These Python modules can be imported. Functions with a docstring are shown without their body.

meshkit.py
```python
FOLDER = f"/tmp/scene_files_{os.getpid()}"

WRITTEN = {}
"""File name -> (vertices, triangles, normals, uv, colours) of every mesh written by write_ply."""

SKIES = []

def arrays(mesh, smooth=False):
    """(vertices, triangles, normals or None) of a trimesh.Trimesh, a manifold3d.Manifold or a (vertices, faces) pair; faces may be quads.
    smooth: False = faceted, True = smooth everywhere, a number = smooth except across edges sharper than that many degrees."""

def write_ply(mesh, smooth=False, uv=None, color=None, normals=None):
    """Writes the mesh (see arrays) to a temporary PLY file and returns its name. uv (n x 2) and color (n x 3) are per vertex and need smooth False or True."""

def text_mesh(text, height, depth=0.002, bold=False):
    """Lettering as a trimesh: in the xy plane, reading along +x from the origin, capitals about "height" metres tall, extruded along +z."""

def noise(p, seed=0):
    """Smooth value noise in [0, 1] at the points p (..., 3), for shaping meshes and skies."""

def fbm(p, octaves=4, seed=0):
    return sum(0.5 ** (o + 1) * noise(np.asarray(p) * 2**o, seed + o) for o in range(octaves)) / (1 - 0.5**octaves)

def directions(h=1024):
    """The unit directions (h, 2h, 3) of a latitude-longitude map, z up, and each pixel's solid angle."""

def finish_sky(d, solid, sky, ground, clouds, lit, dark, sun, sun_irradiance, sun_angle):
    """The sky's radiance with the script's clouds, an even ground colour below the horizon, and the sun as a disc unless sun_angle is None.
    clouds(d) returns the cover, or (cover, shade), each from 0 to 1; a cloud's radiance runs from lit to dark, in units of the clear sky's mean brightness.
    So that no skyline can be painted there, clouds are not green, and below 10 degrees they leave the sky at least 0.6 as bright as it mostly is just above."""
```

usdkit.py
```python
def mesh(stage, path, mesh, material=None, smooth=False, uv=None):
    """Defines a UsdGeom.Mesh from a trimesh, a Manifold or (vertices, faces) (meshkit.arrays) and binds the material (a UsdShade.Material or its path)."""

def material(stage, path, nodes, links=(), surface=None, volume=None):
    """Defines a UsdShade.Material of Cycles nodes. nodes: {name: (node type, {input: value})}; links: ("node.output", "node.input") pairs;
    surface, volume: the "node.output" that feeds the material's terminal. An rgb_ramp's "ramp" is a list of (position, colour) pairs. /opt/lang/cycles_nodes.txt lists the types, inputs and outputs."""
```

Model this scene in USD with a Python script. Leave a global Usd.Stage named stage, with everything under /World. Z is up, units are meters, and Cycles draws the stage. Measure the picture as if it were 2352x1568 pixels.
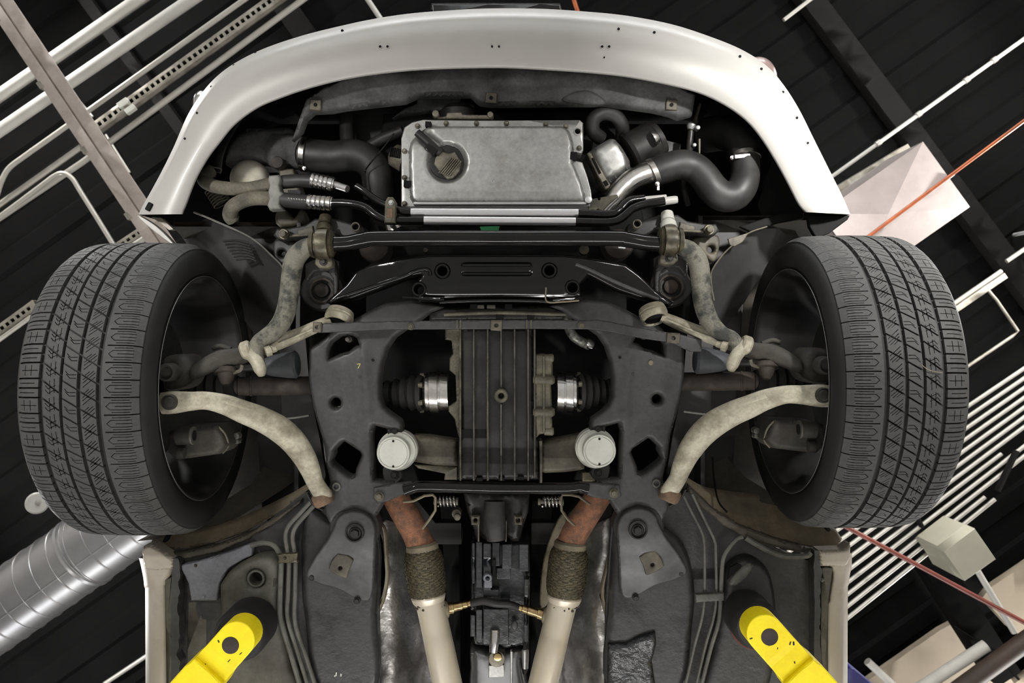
import math, numpy as np, trimesh, shapely, usdkit, meshkit
from shapely.geometry import Polygon, LineString, Point, MultiPolygon, box as sbox
from shapely.ops import unary_union
from scipy.spatial import Delaunay
from pxr import Usd, UsdGeom, UsdLux, UsdShade, Gf, Sdf

stage = Usd.Stage.CreateInMemory()
UsdGeom.SetStageUpAxis(stage, UsdGeom.Tokens.z)
UsdGeom.SetStageMetersPerUnit(stage, 1.0)
WORLD = UsdGeom.Xform.Define(stage, '/World')
stage.SetDefaultPrim(WORLD.GetPrim())
UsdGeom.Scope.Define(stage, '/World/Looks')

# ---------------------------------------------------------------- camera: lies on its back under the lifted car, looking straight up
F, CX, CY, CZ = 1817.0, 1176.0, 784.0, 0.35      # focal length in picture widths of 2352, picture centre, lens height above the floor
cam = UsdGeom.Camera.Define(stage, '/World/camera')
cam.AddTranslateOp().Set(Gf.Vec3d(0, 0, CZ))
cam.AddRotateXOp().Set(180.0)
cam.CreateHorizontalApertureAttr(36.0)
cam.CreateVerticalApertureAttr(24.0)
cam.CreateFocalLengthAttr(F / 2352 * 36.0)
cam.CreateClippingRangeAttr(Gf.Vec2f(0.05, 60))
cam.CreateFStopAttr(6.3)
cam.CreateFocusDistanceAttr(1.75)
EXPOSURE = 0.2
cam.CreateExposureAttr(EXPOSURE)

# ---------------------------------------------------------------- light: workshop lamps and added helper lights
def lamp_light(path, kind, pos, intensity, color, size, aim=None, cone=None, soft=0.6):
    """A UsdLux light at pos aimed at the point aim (its -z axis)."""
    L = {'disk': UsdLux.DiskLight, 'rect': UsdLux.RectLight, 'sphere': UsdLux.SphereLight}[kind].Define(stage, path)
    L.CreateIntensityAttr(intensity); L.CreateColorAttr(Gf.Vec3f(*color))
    if kind == 'rect':
        L.CreateWidthAttr(size[0]); L.CreateHeightAttr(size[1])
    else:
        L.CreateRadiusAttr(size)
    m = np.eye(4)
    if aim is not None:
        z = np.array(pos, float) - np.array(aim, float); z /= np.linalg.norm(z)
        x = np.cross([0, 1, 0.01], z); x /= np.linalg.norm(x); y = np.cross(z, x)
        m[:3, 0], m[:3, 1], m[:3, 2] = x, y, z
    m[:3, 3] = pos
    UsdGeom.Xformable(L).AddTransformOp().Set(Gf.Matrix4d(*m.T.ravel().tolist()))
    if cone:
        s = UsdLux.ShapingAPI.Apply(L.GetPrim())
        s.CreateShapingConeAngleAttr(cone); s.CreateShapingConeSoftnessAttr(soft)
    return L
WHITE = (1.0, 0.985, 0.955)
# high-bay lamps under the ceiling, just outside the frame (pos, radiance)
HIGH_BAYS = [((-3.2, -2.3, 4.5), 280.0), ((3.5, -2.3, 4.3), 240.0), ((3.3, -.7, 4.1), 240.0), ((-3.6, 1.6, 4.5), 190.0), ((3.9, 2.9, 4.5), 280.0)]
# unseen strip lamps added before and behind the car for long reflected highlights: (pos, length, radiance)
ADDED_STRIPS = [((0.1, -4.1, 4.3), 4.6, 10.0), ((0.1, 4.0, 4.3), 4.6, 9.0)]
# unseen glowing panels added on the front and back walls for reflected highlights: (y of the wall, width, height, middle z, radiance)
ADDED_LIGHT_PANELS = [(-5.8, 6.5, 1.5, 3.0, 9.0), (6.0, 6.5, 1.2, 3.0, 6.0)]
# unseen bar added on the floor to brighten the underside and draw highlight lines: (middle, length, width, aim, radiance)
ADDED_FLOOR_BARS = [((0.05, 2.45, 0.12), 3.2, .11, (0, .3, 2.1), 46.0)]
# hooded work lights aimed at the bumper ends, the left one added to brighten its end: (pos, aim, radiance, radius, length of the hood in front of the bulb)
WORK_LIGHTS = [((1.15, -1.0, 0.02), (1.08, -0.5, 2.15), 1800.0, 0.12, .46),
               ((-1.35, -0.75, 0.03), (-0.98, -0.22, 2.1), 330.0, 0.12, .40)]
dome = UsdLux.DomeLight.Define(stage, '/World/sky')
dome.CreateIntensityAttr(0.02); dome.CreateColorAttr(Gf.Vec3f(0.9, 0.95, 1.0))

# ---------------------------------------------------------------- naming
NAMES, ROOT = {}, {}
def numbered(parent, name):
    k = (parent, name); n = NAMES.get(k, -1) + 1; NAMES[k] = n
    return name if n == 0 else f'{name}_{n:03d}'
def keys(prim, label=None, cat=None, group=None, kind=None):
    for k, v in (('label', label), ('category', cat), ('group', group), ('kind', kind)):
        if v: prim.SetCustomDataByKey(k, v)
def thing(name, label, cat, loc=(0, 0, 0), group=None, kind=None):
    n = numbered('/World', name); path = '/World/' + n
    x = UsdGeom.Xform.Define(stage, path); x.AddTranslateOp().Set(Gf.Vec3d(*map(float, loc)))
    keys(x.GetPrim(), label, cat, group, kind); ROOT[n] = np.array(loc, float)
    return path
def part(parent, name, mesh, mat, label=None, kind=None, smooth=35):
    """One mesh below a thing (or below one of its parts); the mesh is given in world coordinates."""
    path = parent + '/' + numbered(parent, name)
    off = ROOT[path.split('/')[2]]
    v, f = np.asarray(mesh.vertices) - off, np.asarray(mesh.faces)
    m = usdkit.mesh(stage, path, trimesh.Trimesh(v, f, process=False), mat, smooth=smooth)
    keys(m.GetPrim(), label, kind=kind)
    return path
def solo(name, mesh, mat, label, cat, group=None, kind=None, smooth=35):
    """A thing that is one mesh; its origin stays at its own lowest middle."""
    n = numbered('/World', name); path = '/World/' + n
    b = np.array(mesh.bounds); off = np.array([*b.mean(0)[:2], b[0, 2]])
    m = usdkit.mesh(stage, path, trimesh.Trimesh(np.asarray(mesh.vertices) - off, mesh.faces, process=False), mat, smooth=smooth)
    m.AddTranslateOp().Set(Gf.Vec3d(*off.tolist()))
    keys(m.GetPrim(), label, cat, group, kind); ROOT[n] = off
    return path

# ---------------------------------------------------------------- shapes
def X(px, py, d):
    """The point of the place that lies d metres above the lens and shows at picture point (px, py)."""
    return np.array([(px - CX) / F * d, (py - CY) / F * d, CZ + d])
def pm(poly, d): return [((x - CX) / F * d, (y - CY) / F * d) for x, y in poly]
def M(pts):
    """The mirror image of picture points in the car's middle line (the car stands half a degree askew)."""
    out = []
    for p in pts:
        x, y = p[0], p[1]
        out.append((2280 - x, y - 0.0105 * (2280 - 2 * x), *p[2:]))
    return out
def join(*ms): return trimesh.util.concatenate([m for m in ms if m is not None])
def s01(t): t = np.clip(t, 0, 1); return t * t * (3 - 2 * t)
def curve(pts, n=6):
    """A closed picture polygon rounded through its points."""
    p = np.array(pts, float); out = []
    for i in range(len(p)):
        a, b, c, d = p[i - 1], p[i], p[(i + 1) % len(p)], p[(i + 2) % len(p)]
        for k in range(n):
            t = k / n
            out.append(0.5 * (2 * b + (c - a) * t + (2 * a - 5 * b + 4 * c - d) * t * t + (3 * b - a - 3 * c + d) * t ** 3))
    return [tuple(q) for q in out]
def circ(cx, cy, r, n=20, ry=None): return [(cx + r * math.cos(2 * math.pi * k / n), cy + (ry or r) * math.sin(2 * math.pi * k / n)) for k in range(n)]
def rot(cx, cy, w, h, deg):
    """A turned rectangle in picture points."""
    c, s = math.cos(math.radians(deg)), math.sin(math.radians(deg))
    return [(cx + c * a * w / 2 - s * b * h / 2, cy + s * a * w / 2 + c * b * h / 2) for a, b in ((-1, -1), (1, -1), (1, 1), (-1, 1))]
FAR = 2350          # the car's underside runs on past the picture's lower edge to here
def run_on(poly, d):
    """Outlines of the car that reach the picture's lower edge run on towards the back of the car."""
    if not 1.7 < d < 2.12: return list(poly)
    out, n = [], len(poly)
    for i, p in enumerate(poly):
        low = p[1] >= 1590; a, b = poly[i - 1][1] >= 1590, poly[(i + 1) % n][1] >= 1590
        if not low: out.append(p)
        elif not a: out += [p, (p[0], FAR)]
        elif not b: out += [(p[0], FAR), p]
    return out
def outward(pts, far=1000):
    """Overhead runs that leave the picture go on beyond it."""
    P = [tuple(p) for p in pts]
    for end in (0, -1):
        a, b = P[end], P[1 if end == 0 else -2]
        if not (0 < a[0] < 2352 and 0 < a[1] < 1568):
            v = np.array(a[:2], float) - b[:2]; v = v / np.linalg.norm(v) * far
            P[end] = (a[0] + v[0], a[1] + v[1], *a[2:])
    return P
def sheet(poly, d, thick=.01, holes=(), edge=(0, 0), fn=None, res=.015, round_=0.0):
    """A solid panel whose underside faces the lens: outline in picture points at height d, edges rolled up by edge=(width, height),
    pressed by fn(px, py) metres (positive = up, away from the lens)."""
    P = Polygon(pm(run_on(poly, d), d), [pm(h, d) for h in holes]).buffer(0)
    if round_: P = P.buffer(-round_).buffer(2 * round_).buffer(-round_)
    if P.geom_type != 'Polygon': P = max(P.geoms, key=lambda g: g.area)
    rings = []
    def add(g, step):
        for q in getattr(g, 'geoms', [g]):
            if q.is_empty or q.geom_type != 'Polygon': continue
            q = q.segmentize(step)
            for r in (q.exterior, *q.interiors): rings.append(np.array(r.coords)[:-1])
    add(P.simplify(2e-4), res)
    nb = sum(map(len, rings))
    lim = res * .45
    if edge[0]:
        for k in (.3, .65, 1.0): add(P.buffer(-edge[0] * k), max(res * .8, edge[0]))
        lim = edge[0] + res * .45
    x0, y0, x1, y1 = P.bounds
    gx, gy = np.meshgrid(np.arange(x0, x1, res), np.arange(y0, y1, res * .87))
    gx = gx + (np.arange(gx.shape[0]) % 2)[:, None] * res / 2
    g = np.column_stack([gx.ravel(), gy.ravel()])
    if len(g):
        g = g[shapely.contains_xy(P, g[:, 0], g[:, 1])]
    if len(g):
        g = g[shapely.distance(shapely.points(g), P.boundary) > lim]
    pts = np.vstack(rings + [g])
    pts = np.unique(np.round(pts, 6), axis=0)
    tri = Delaunay(pts).simplices
    c = pts[tri].mean(1)
    a, b, e = pts[tri[:, 0]], pts[tri[:, 1]], pts[tri[:, 2]]
    area = (b[:, 0] - a[:, 0]) * (e[:, 1] - a[:, 1]) - (b[:, 1] - a[:, 1]) * (e[:, 0] - a[:, 0])
    tri = np.where((area < 0)[:, None], tri[:, ::-1], tri)
    tri = tri[shapely.contains_xy(P, c[:, 0], c[:, 1]) & (np.abs(area) > 1e-10)]
    used, tri = np.unique(tri, return_inverse=True); tri = tri.reshape(-1, 3); pts = pts[used]
    z = np.full(len(pts), CZ + d)
    if edge[0]:
        dist = shapely.distance(shapely.points(pts), P.boundary)
        t = np.clip(dist / edge[0], 0, 1)
        z = z + edge[1] * (1 - np.sqrt(1 - (1 - t) ** 2))
    if fn is not None:
        z = z + np.asarray(fn(pts[:, 0] * F / d + CX, pts[:, 1] * F / d + CY))
    n = len(pts)
    top = np.maximum(z + .002, CZ + d + thick)
    v = np.vstack([np.column_stack([pts, z]), np.column_stack([pts, top])])
    ed = np.vstack([tri[:, [0, 1]], tri[:, [1, 2]], tri[:, [2, 0]]])
    key = {(i, j) for i, j in ed.tolist()}
    bd = np.array([(i, j) for i, j in ed.tolist() if (j, i) not in key])
    side = np.vstack([np.column_stack([bd[:, 0], bd[:, 1], bd[:, 1] + n]), np.column_stack([bd[:, 0], bd[:, 1] + n, bd[:, 0] + n])])
    return trimesh.Trimesh(v, np.vstack([tri[:, ::-1], tri + n, side]), process=False)
def block(poly, d, thick, bevel=.002, res=.2, holes=()): return sheet(poly, d, thick, edge=(bevel, bevel), res=res, holes=holes)
def spline(P, seg):
    P = np.asarray(P, float)
    if len(P) < 3: return np.linspace(P[0], P[-1], 2)
    Q = np.vstack([2 * P[0] - P[1], P, 2 * P[-1] - P[-2]]); out = []
    for i in range(1, len(Q) - 2):
        a, b, c, d = Q[i - 1], Q[i], Q[i + 1], Q[i + 2]
        for k in range(seg):
            t = k / seg
            out.append(0.5 * (2 * b + (c - a) * t + (2 * a - 5 * b + 4 * c - d) * t * t + (3 * b - a - 3 * c + d) * t ** 3))
    return np.vstack([out, [P[-1]]])
def sweep(W, R, n=14, flat=1.0, caps=True, shape=None):
    """Sweeps a section along the world points W with radii R. shape: section points on about the unit circle."""
    W, R = np.asarray(W, float), np.broadcast_to(np.asarray(R, float), len(W))
    T = np.gradient(W, axis=0); T /= np.maximum(np.linalg.norm(T, axis=1, keepdims=True), 1e-12)
    up = np.array([0, 0, 1.0]) if np.abs(T[:, 2]).max() < .93 else None
    if up is None:
        u = np.cross(T[0], [1, 0, 0] if abs(T[0][0]) < .8 else [0, 1, 0]); U = []
        for t in T:
            u = u - t * (u @ t); u /= np.linalg.norm(u); U.append(u)
        U = np.array(U); S = np.cross(T, U)
    else:
        S = np.cross(T, up); S /= np.linalg.norm(S, axis=1, keepdims=True); U = np.cross(S, T)
    if shape is None:
        a = 2 * np.pi * np.arange(n) / n; shape = np.column_stack([np.cos(a), np.sin(a)])
    shape = np.asarray(shape, float); n = len(shape)
    V = W[:, None] + R[:, None, None] * (shape[None, :, :1] * S[:, None] + flat * shape[None, :, 1:] * U[:, None])
    v = V.reshape(-1, 3); k = len(W); f = []
    i, j = np.meshgrid(np.arange(k - 1), np.arange(n), indexing='ij'); i, j = i.ravel(), j.ravel(); jn = (j + 1) % n
    q = np.column_stack([i * n + j, i * n + jn, (i + 1) * n + jn, (i + 1) * n + j])
    f = np.vstack([q[:, [0, 1, 2]], q[:, [0, 2, 3]]])
    if caps:
        v = np.vstack([v, W[0], W[-1]]); c0, c1 = k * n, k * n + 1; jj = np.arange(n); jn = (jj + 1) % n
        f = np.vstack([f, np.column_stack([np.full(n, c0), jn, jj]), np.column_stack([np.full(n, c1), (k - 1) * n + jj, (k - 1) * n + jn])])
    m = trimesh.Trimesh(v, f, process=False)
    if m.volume < 0: m.invert()
    return m
def tube(pts, r=None, n=14, seg=7, flat=1.0, caps=True, straight=False, shape=None):
    """A tube through picture points (px, py, d[, r px]) with the radius in pixels at that height."""
    if len(pts) > 2 and pts[-1][1] >= 1590 and pts[-1][2] < 2.2:
        a, b = pts[-2], pts[-1]; k = (FAR - b[1]) / max(b[1] - a[1], 40); pts = list(pts) + [(b[0] + (b[0] - a[0]) * k, FAR, *b[2:])]
    W = np.array([X(*p[:3]) for p in pts])
    rr = np.array([(p[3] if len(p) > 3 else r) * p[2] / F for p in pts])
    if not straight and len(pts) > 2:
        Q = spline(np.column_stack([W, rr]), seg); W, rr = Q[:, :3], Q[:, 3]
    return sweep(W, rr, n, flat, caps, shape)
def lathe(A, B, prof, n=24, open_=False):
    """Turns prof [(fraction from A to B, radius m)] about the axis A-B."""
    A, B = np.array(A, float), np.array(B, float); ax = B - A; L = np.linalg.norm(ax); t = ax / L
    u = np.cross(t, [0, 0, 1] if abs(t[2]) < .9 else [1, 0, 0]); u /= np.linalg.norm(u); w = np.cross(t, u)
    a = 2 * np.pi * np.arange(n) / n; ring = np.cos(a)[:, None] * u + np.sin(a)[:, None] * w
    V = np.vstack([A + ax * s + ring * max(r, 1e-5) for s, r in prof]); k = len(prof)
    i, j = np.meshgrid(np.arange(k - 1), np.arange(n), indexing='ij'); i, j = i.ravel(), j.ravel(); jn = (j + 1) % n
    q = np.column_stack([i * n + j, i * n + jn, (i + 1) * n + jn, (i + 1) * n + j])
    f = np.vstack([q[:, [0, 1, 2]], q[:, [0, 2, 3]]])
    if not open_:
        V = np.vstack([V, A + ax * prof[0][0], A + ax * prof[-1][0]]); c0 = k * n; jj = np.arange(n); jn = (jj + 1) % n
        f = np.vstack([f, np.column_stack([np.full(n, c0), jn, jj]), np.column_stack([np.full(n, c0 + 1), (k - 1) * n + jj, (k - 1) * n + jn])])
    m = trimesh.Trimesh(V, f, process=False)
    if not open_ and m.volume < 0: m.invert()
    return m
def disc(px, py, d, h, rpx, bevel=.003, n=28):
    """An upright cylinder whose lower end faces the lens."""
    r = rpx * d / F
    return lathe(X(px, py, d), X(px, py, d) + [0, 0, h], [(0, r - bevel), (min(.9, bevel * .3 / h), r - bevel * .3), (min(.95, bevel / h), r), (1, r)], n)
def ring(px, py, d, h, r_out, r_in, n=28):
    a, b = r_out * d / F, r_in * d / F; w = (a - b) * .25
    return lathe(X(px, py, d), X(px, py, d) + [0, 0, h], [(1, b), (.1, b), (0, b + w), (0, a - w), (.1, a), (1, a)], n, open_=True)
def bolt(px, py, d, rpx, h=.009):
    r = rpx * d / F
    A = X(px, py, d - h)
    return join(lathe(A, A + [0, 0, h], [(0, r * .6), (.12, r * .68), (1, r * .68)], 6), lathe(A + [0, 0, h * .65], A + [0, 0, h * 1.3], [(0, r * .85), (.3, r), (1, r)], 18))
def wire(pts, r, **k): return tube(pts, r, n=8, **k)
def world_box(c, size, R=None):
    b = trimesh.creation.box(size)
    if R is not None: b.vertices = b.vertices @ np.asarray(R).T
    b.apply_translation(c); return b

# ---------------------------------------------------------------- materials
def srgb(r, g, b): return tuple(((c / 255 + .055) / 1.055) ** 2.4 if c > 10 else c / 255 / 12.92 for c in (r, g, b))
def mat(name, c, c2=None, scale=14, rough=.5, r2=None, metal=0.0, bump=0.0, bscale=None, lo=.38, hi=.66, spec=.5, detail=5, stretch=(1, 1, 1), coat=0.0, fine=0.0):
    c2 = c2 or tuple(x * .75 for x in c); r2 = rough if r2 is None else r2
    N = {'g': ('geometry', {}), 'map': ('mapping', {'scale': stretch}), 'n': ('noise_texture', {'scale': scale, 'detail': detail, 'roughness': .62}),
         'r': ('rgb_ramp', {'ramp': [(lo, c), (hi, c2)]}), 'rr': ('map_range', {'from_min': lo, 'from_max': hi, 'to_min': rough, 'to_max': r2}),
         'p': ('principled_bsdf', {'metallic': metal, 'specular_ior_level': spec, 'coat_weight': coat, 'coat_roughness': .08})}
    Lk = [('g.position', 'map.vector'), ('map.vector', 'n.vector'), ('n.fac', 'r.fac'), ('n.fac', 'rr.value'), ('rr.result', 'p.roughness')]
    if fine:
        N['n3'] = ('noise_texture', {'scale': scale * 9, 'detail': 3, 'roughness': .7}); N['r3'] = ('rgb_ramp', {'ramp': [(.3, (1 - fine,) * 3), (.7, (1 + fine,) * 3)]})
        N['mx'] = ('mix_color', {'blend_type': 'multiply', 'fac': 1.0, 'use_clamp': False})
        Lk += [('g.position', 'n3.vector'), ('n3.fac', 'r3.fac'), ('r.color', 'mx.a'), ('r3.color', 'mx.b'), ('mx.result', 'p.base_color')]
    else: Lk.append(('r.color', 'p.base_color'))
    if bump:
        N['n2'] = ('noise_texture', {'scale': bscale or scale * 8, 'detail': 4, 'roughness': .6}); N['b'] = ('bump', {'strength': 1.0, 'distance': bump})
        Lk += [('g.position', 'n2.vector'), ('n2.fac', 'b.height'), ('b.normal', 'p.normal')]
    return usdkit.material(stage, '/World/Looks/' + name, N, Lk, surface='p.BSDF')
K = {}
def mk(key, *a, **k): K[key] = mat(key, *a, **k)
G = lambda v, t=(1, 1, 1): tuple(v * x for x in t)
mk('silver_paint', (.375, .36, .338), (.35, .336, .315), scale=5, rough=.44, r2=.5, metal=.12, coat=.08)
mk('sill_paint', srgb(168, 160, 148), srgb(140, 130, 114), scale=9, rough=.5, coat=.1, lo=.5, hi=.8)
mk('rubber', G(.046, (1, 1, .97)), G(.056, (1, .99, .95)), scale=20, rough=.6, r2=.7, spec=.25, fine=.12)
mk('rubber_side', G(.013, (1, .98, .94)), G(.018, (1, .97, .9)), scale=10, rough=.65, spec=.3)
mk('rim_dark', G(.04, (1, .95, .88)), G(.02), scale=12, rough=.55, metal=.2)
mk('hose', G(.013, (1, .98, .94)), G(.025, (1, .97, .9)), scale=16, rough=.45, r2=.6)
mk('hose_dusty', srgb(102, 97, 84), srgb(68, 64, 56), scale=22, rough=.8, fine=.2)
mk('black_plastic', G(.010), G(.018, (1, .97, .92)), scale=18, rough=.5, r2=.7)
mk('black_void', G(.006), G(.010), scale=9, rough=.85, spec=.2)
mk('gloss_black', G(.003), G(.006, (1, .95, .9)), scale=10, rough=.07, r2=.15, spec=.35)
mk('sub_grey', G(.050, (1, .99, .97)), G(.030, (1, .985, .96)), scale=9, rough=.45, r2=.65, fine=.22)
mk('sub_dark', G(.016, (1, .98, .94)), G(.028, (1, .96, .9)), scale=9, rough=.45, r2=.65, fine=.12)
mk('rad_grey', G(.085, (1, 1, .98)), G(.030), scale=14, rough=.7, fine=.25)
mk('alu', (.46, .457, .445), (.29, .282, .262), scale=11, rough=.34, r2=.55, metal=.75, fine=.14, lo=.42, hi=.75)
mk('rim_lip', (.34, .335, .32), (.26, .25, .24), rough=.4, metal=.8)
mk('alu_grimy', (.22, .20, .155), (.09, .08, .06), scale=24, rough=.5, metal=.45, fine=.2)
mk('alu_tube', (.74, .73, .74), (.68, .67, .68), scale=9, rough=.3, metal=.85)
mk('chrome', (.62, .61, .60), (.50, .47, .43), scale=20, rough=.16, r2=.3, metal=1.0)
mk('brass', (.55, .42, .20), (.35, .22, .12), scale=60, rough=.25, metal=1.0)
mk('arm_alu', srgb(172, 166, 147), srgb(126, 119, 101), scale=16, rough=.6, metal=.2, fine=.18, lo=.42, hi=.64)
mk('bar_dusty', srgb(112, 109, 97), srgb(50, 51, 47), scale=30, rough=.75, fine=.25, lo=.44, hi=.6)
mk('bushing', srgb(92, 86, 68), srgb(44, 41, 33), scale=34, rough=.4, metal=.35, fine=.3)
mk('rusty', srgb(142, 96, 70), srgb(92, 70, 58), scale=60, rough=.85, fine=.4)
mk('rust_tan', srgb(118, 94, 72), srgb(86, 70, 56), scale=40, rough=.8, fine=.2)
mk('rust_dark', srgb(66, 57, 50), srgb(40, 36, 33), scale=30, rough=.75)
mk('exhaust', srgb(206, 196, 178), srgb(186, 174, 152), scale=9, rough=.36, metal=.3, stretch=(1, .3, 1))
mk('braid', srgb(88, 80, 60), srgb(60, 56, 44), scale=90, rough=.6, metal=.4)
mk('gear_black', G(.012, (.92, 1, 1.12)), G(.024, (.9, 1, 1.14)), scale=16, rough=.22, r2=.45, spec=.6, bump=.0012, bscale=70)
mk('gear_dark', G(.007, (1, .99, .97)), G(.024, (1, .94, .82)), scale=12, rough=.4, r2=.55, fine=.3, spec=.4)
mk('gear_grey', srgb(98, 93, 76), srgb(58, 55, 46), scale=26, rough=.6, fine=.25)
mk('bracket_grey', srgb(92, 86, 72), srgb(60, 55, 46), scale=16, rough=.6, fine=.2)
mk('shield', (.46, .445, .43), (.16, .15, .14), scale=9, rough=.3, r2=.5, metal=.85, lo=.42, hi=.6, bump=.004, bscale=18)
mk('shield_tan', srgb(140, 130, 108), srgb(92, 84, 70), scale=12, rough=.6, metal=.2)
mk('floor_pan', G(.017, (1, 1, 1.02)), G(.036, (1, .98, .94)), scale=8, rough=.36, r2=.62, fine=.25, bump=.0012, bscale=60)
mk('tar', G(.012, (.9, 1, 1.15)), G(.02, (.9, 1, 1.15)), scale=20, rough=.2, spec=.7, bump=.006, bscale=55)
mk('wet_dark', G(.015, (1, 1, 1.04)), G(.030, (1, .99, .97)), scale=9, rough=.28, r2=.55, fine=.15, bump=.001, bscale=50)
mk('rail_grey', srgb(86, 84, 76), srgb(62, 58, 50), scale=9, rough=.6, fine=.2)
mk('primer_grey', srgb(108, 110, 116), srgb(92, 93, 97), scale=18, rough=.5, fine=.15)
mk('boot_grey', srgb(88, 90, 94), srgb(64, 66, 68), scale=14, rough=.5)
mk('paint_mark', srgb(206, 200, 120), rough=.7)
mk('clamp_grey', srgb(122, 121, 116), srgb(100, 99, 94), scale=24, rough=.6, fine=.1)
mk('tail_metal', (.26, .26, .26), (.2, .2, .205), scale=8, rough=.32, metal=.8)
mk('line_grey', srgb(98, 97, 90), srgb(72, 70, 64), scale=20, rough=.5)
mk('liner', G(.020, (1, .97, .93)), G(.028, (1, .95, .9)), scale=7, rough=.62, fine=.12)
mk('liner_brown', srgb(80, 74, 64), srgb(56, 52, 46), scale=8, rough=.75, fine=.15)
mk('liner_tan', srgb(118, 106, 86), srgb(84, 76, 62), scale=8, rough=.8, fine=.15)
mk('white_mount', srgb(198, 198, 189), srgb(186, 185, 175), scale=14, rough=.5, fine=.04)
mk('horn_cream', srgb(196, 191, 176), srgb(172, 164, 146), scale=30, rough=.45, fine=.05)
mk('yellow', srgb(255, 234, 14), srgb(250, 222, 10), scale=14, rough=.42, fine=.05)
mk('arm_scuff', G(.02), G(.05, (1, .9, .6)), scale=40, rough=.7)
mk('pad_rubber', G(.012), G(.02), scale=20, rough=.6)
mk('pin_steel', srgb(66, 58, 54), srgb(48, 42, 40), scale=30, rough=.55, metal=.4)
mk('lift_blue', srgb(52, 52, 128), srgb(42, 42, 104), scale=10, rough=.45)
mk('green_tag', srgb(70, 170, 110), rough=.5)
mk('amber_lens', srgb(112, 94, 90), srgb(92, 78, 74), rough=.25, scale=10)
mk('dust_shield', srgb(70, 72, 64), srgb(50, 50, 46), scale=18, rough=.7, fine=.15)
mk('knuckle', srgb(58, 54, 47), srgb(36, 33, 29), scale=22, rough=.7, fine=.2)
mk('rope_braid', srgb(120, 120, 112), srgb(40, 40, 40), scale=140, rough=.4, metal=.5)
mk('ceil_black', G(.0042, (1, .97, .98)), G(.0056, (1, .97, .98)), scale=3, rough=.85, spec=.06)
mk('beam_dark', G(.010, (1, .94, .88)), G(.008, (1, .94, .88)), scale=5, rough=.75, spec=.1)
mk('beam_pale', srgb(168, 157, 148), srgb(156, 144, 134), scale=16, rough=.6, fine=.06)
mk('pipe_white', srgb(182, 180, 174), srgb(174, 171, 164), scale=12, rough=.4)
mk('conduit', srgb(178, 174, 166), srgb(168, 164, 154), scale=16, rough=.35, metal=.3)
mk('galv', (.40, .39, .385), (.35, .34, .345), scale=5, rough=.34, metal=.75)
mk('duct_white', srgb(186, 174, 170), srgb(170, 158, 154), scale=5, rough=.36, metal=.3)
mk('strut', srgb(158, 152, 140), srgb(120, 114, 104), scale=12, rough=.5, metal=.4)
mk('copper', srgb(190, 104, 62), srgb(150, 84, 58), scale=14, rough=.4, metal=.4)
mk('red_pipe', srgb(124, 62, 50), srgb(104, 52, 44), scale=10, rough=.3, coat=.3)
mk('box_beige', srgb(158, 154, 138), srgb(152, 148, 132), scale=9, rough=.5)
mk('panel_beige', srgb(150, 137, 120), srgb(140, 128, 110), scale=4, rough=.8)
mk('brown_pipe', srgb(62, 48, 38), srgb(48, 38, 32), scale=6, rough=.6)
mk('concrete', G(.46, (1, .985, .96)), G(.38, (1, .98, .95)), scale=1.4, rough=.55, fine=.08)
mk('wall_paint', G(.55, (1, .98, .94)), G(.5, (1, .98, .94)), scale=1.0, rough=.7)
mk('lamp_body', G(.5), G(.45), scale=9, rough=.5)
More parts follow.
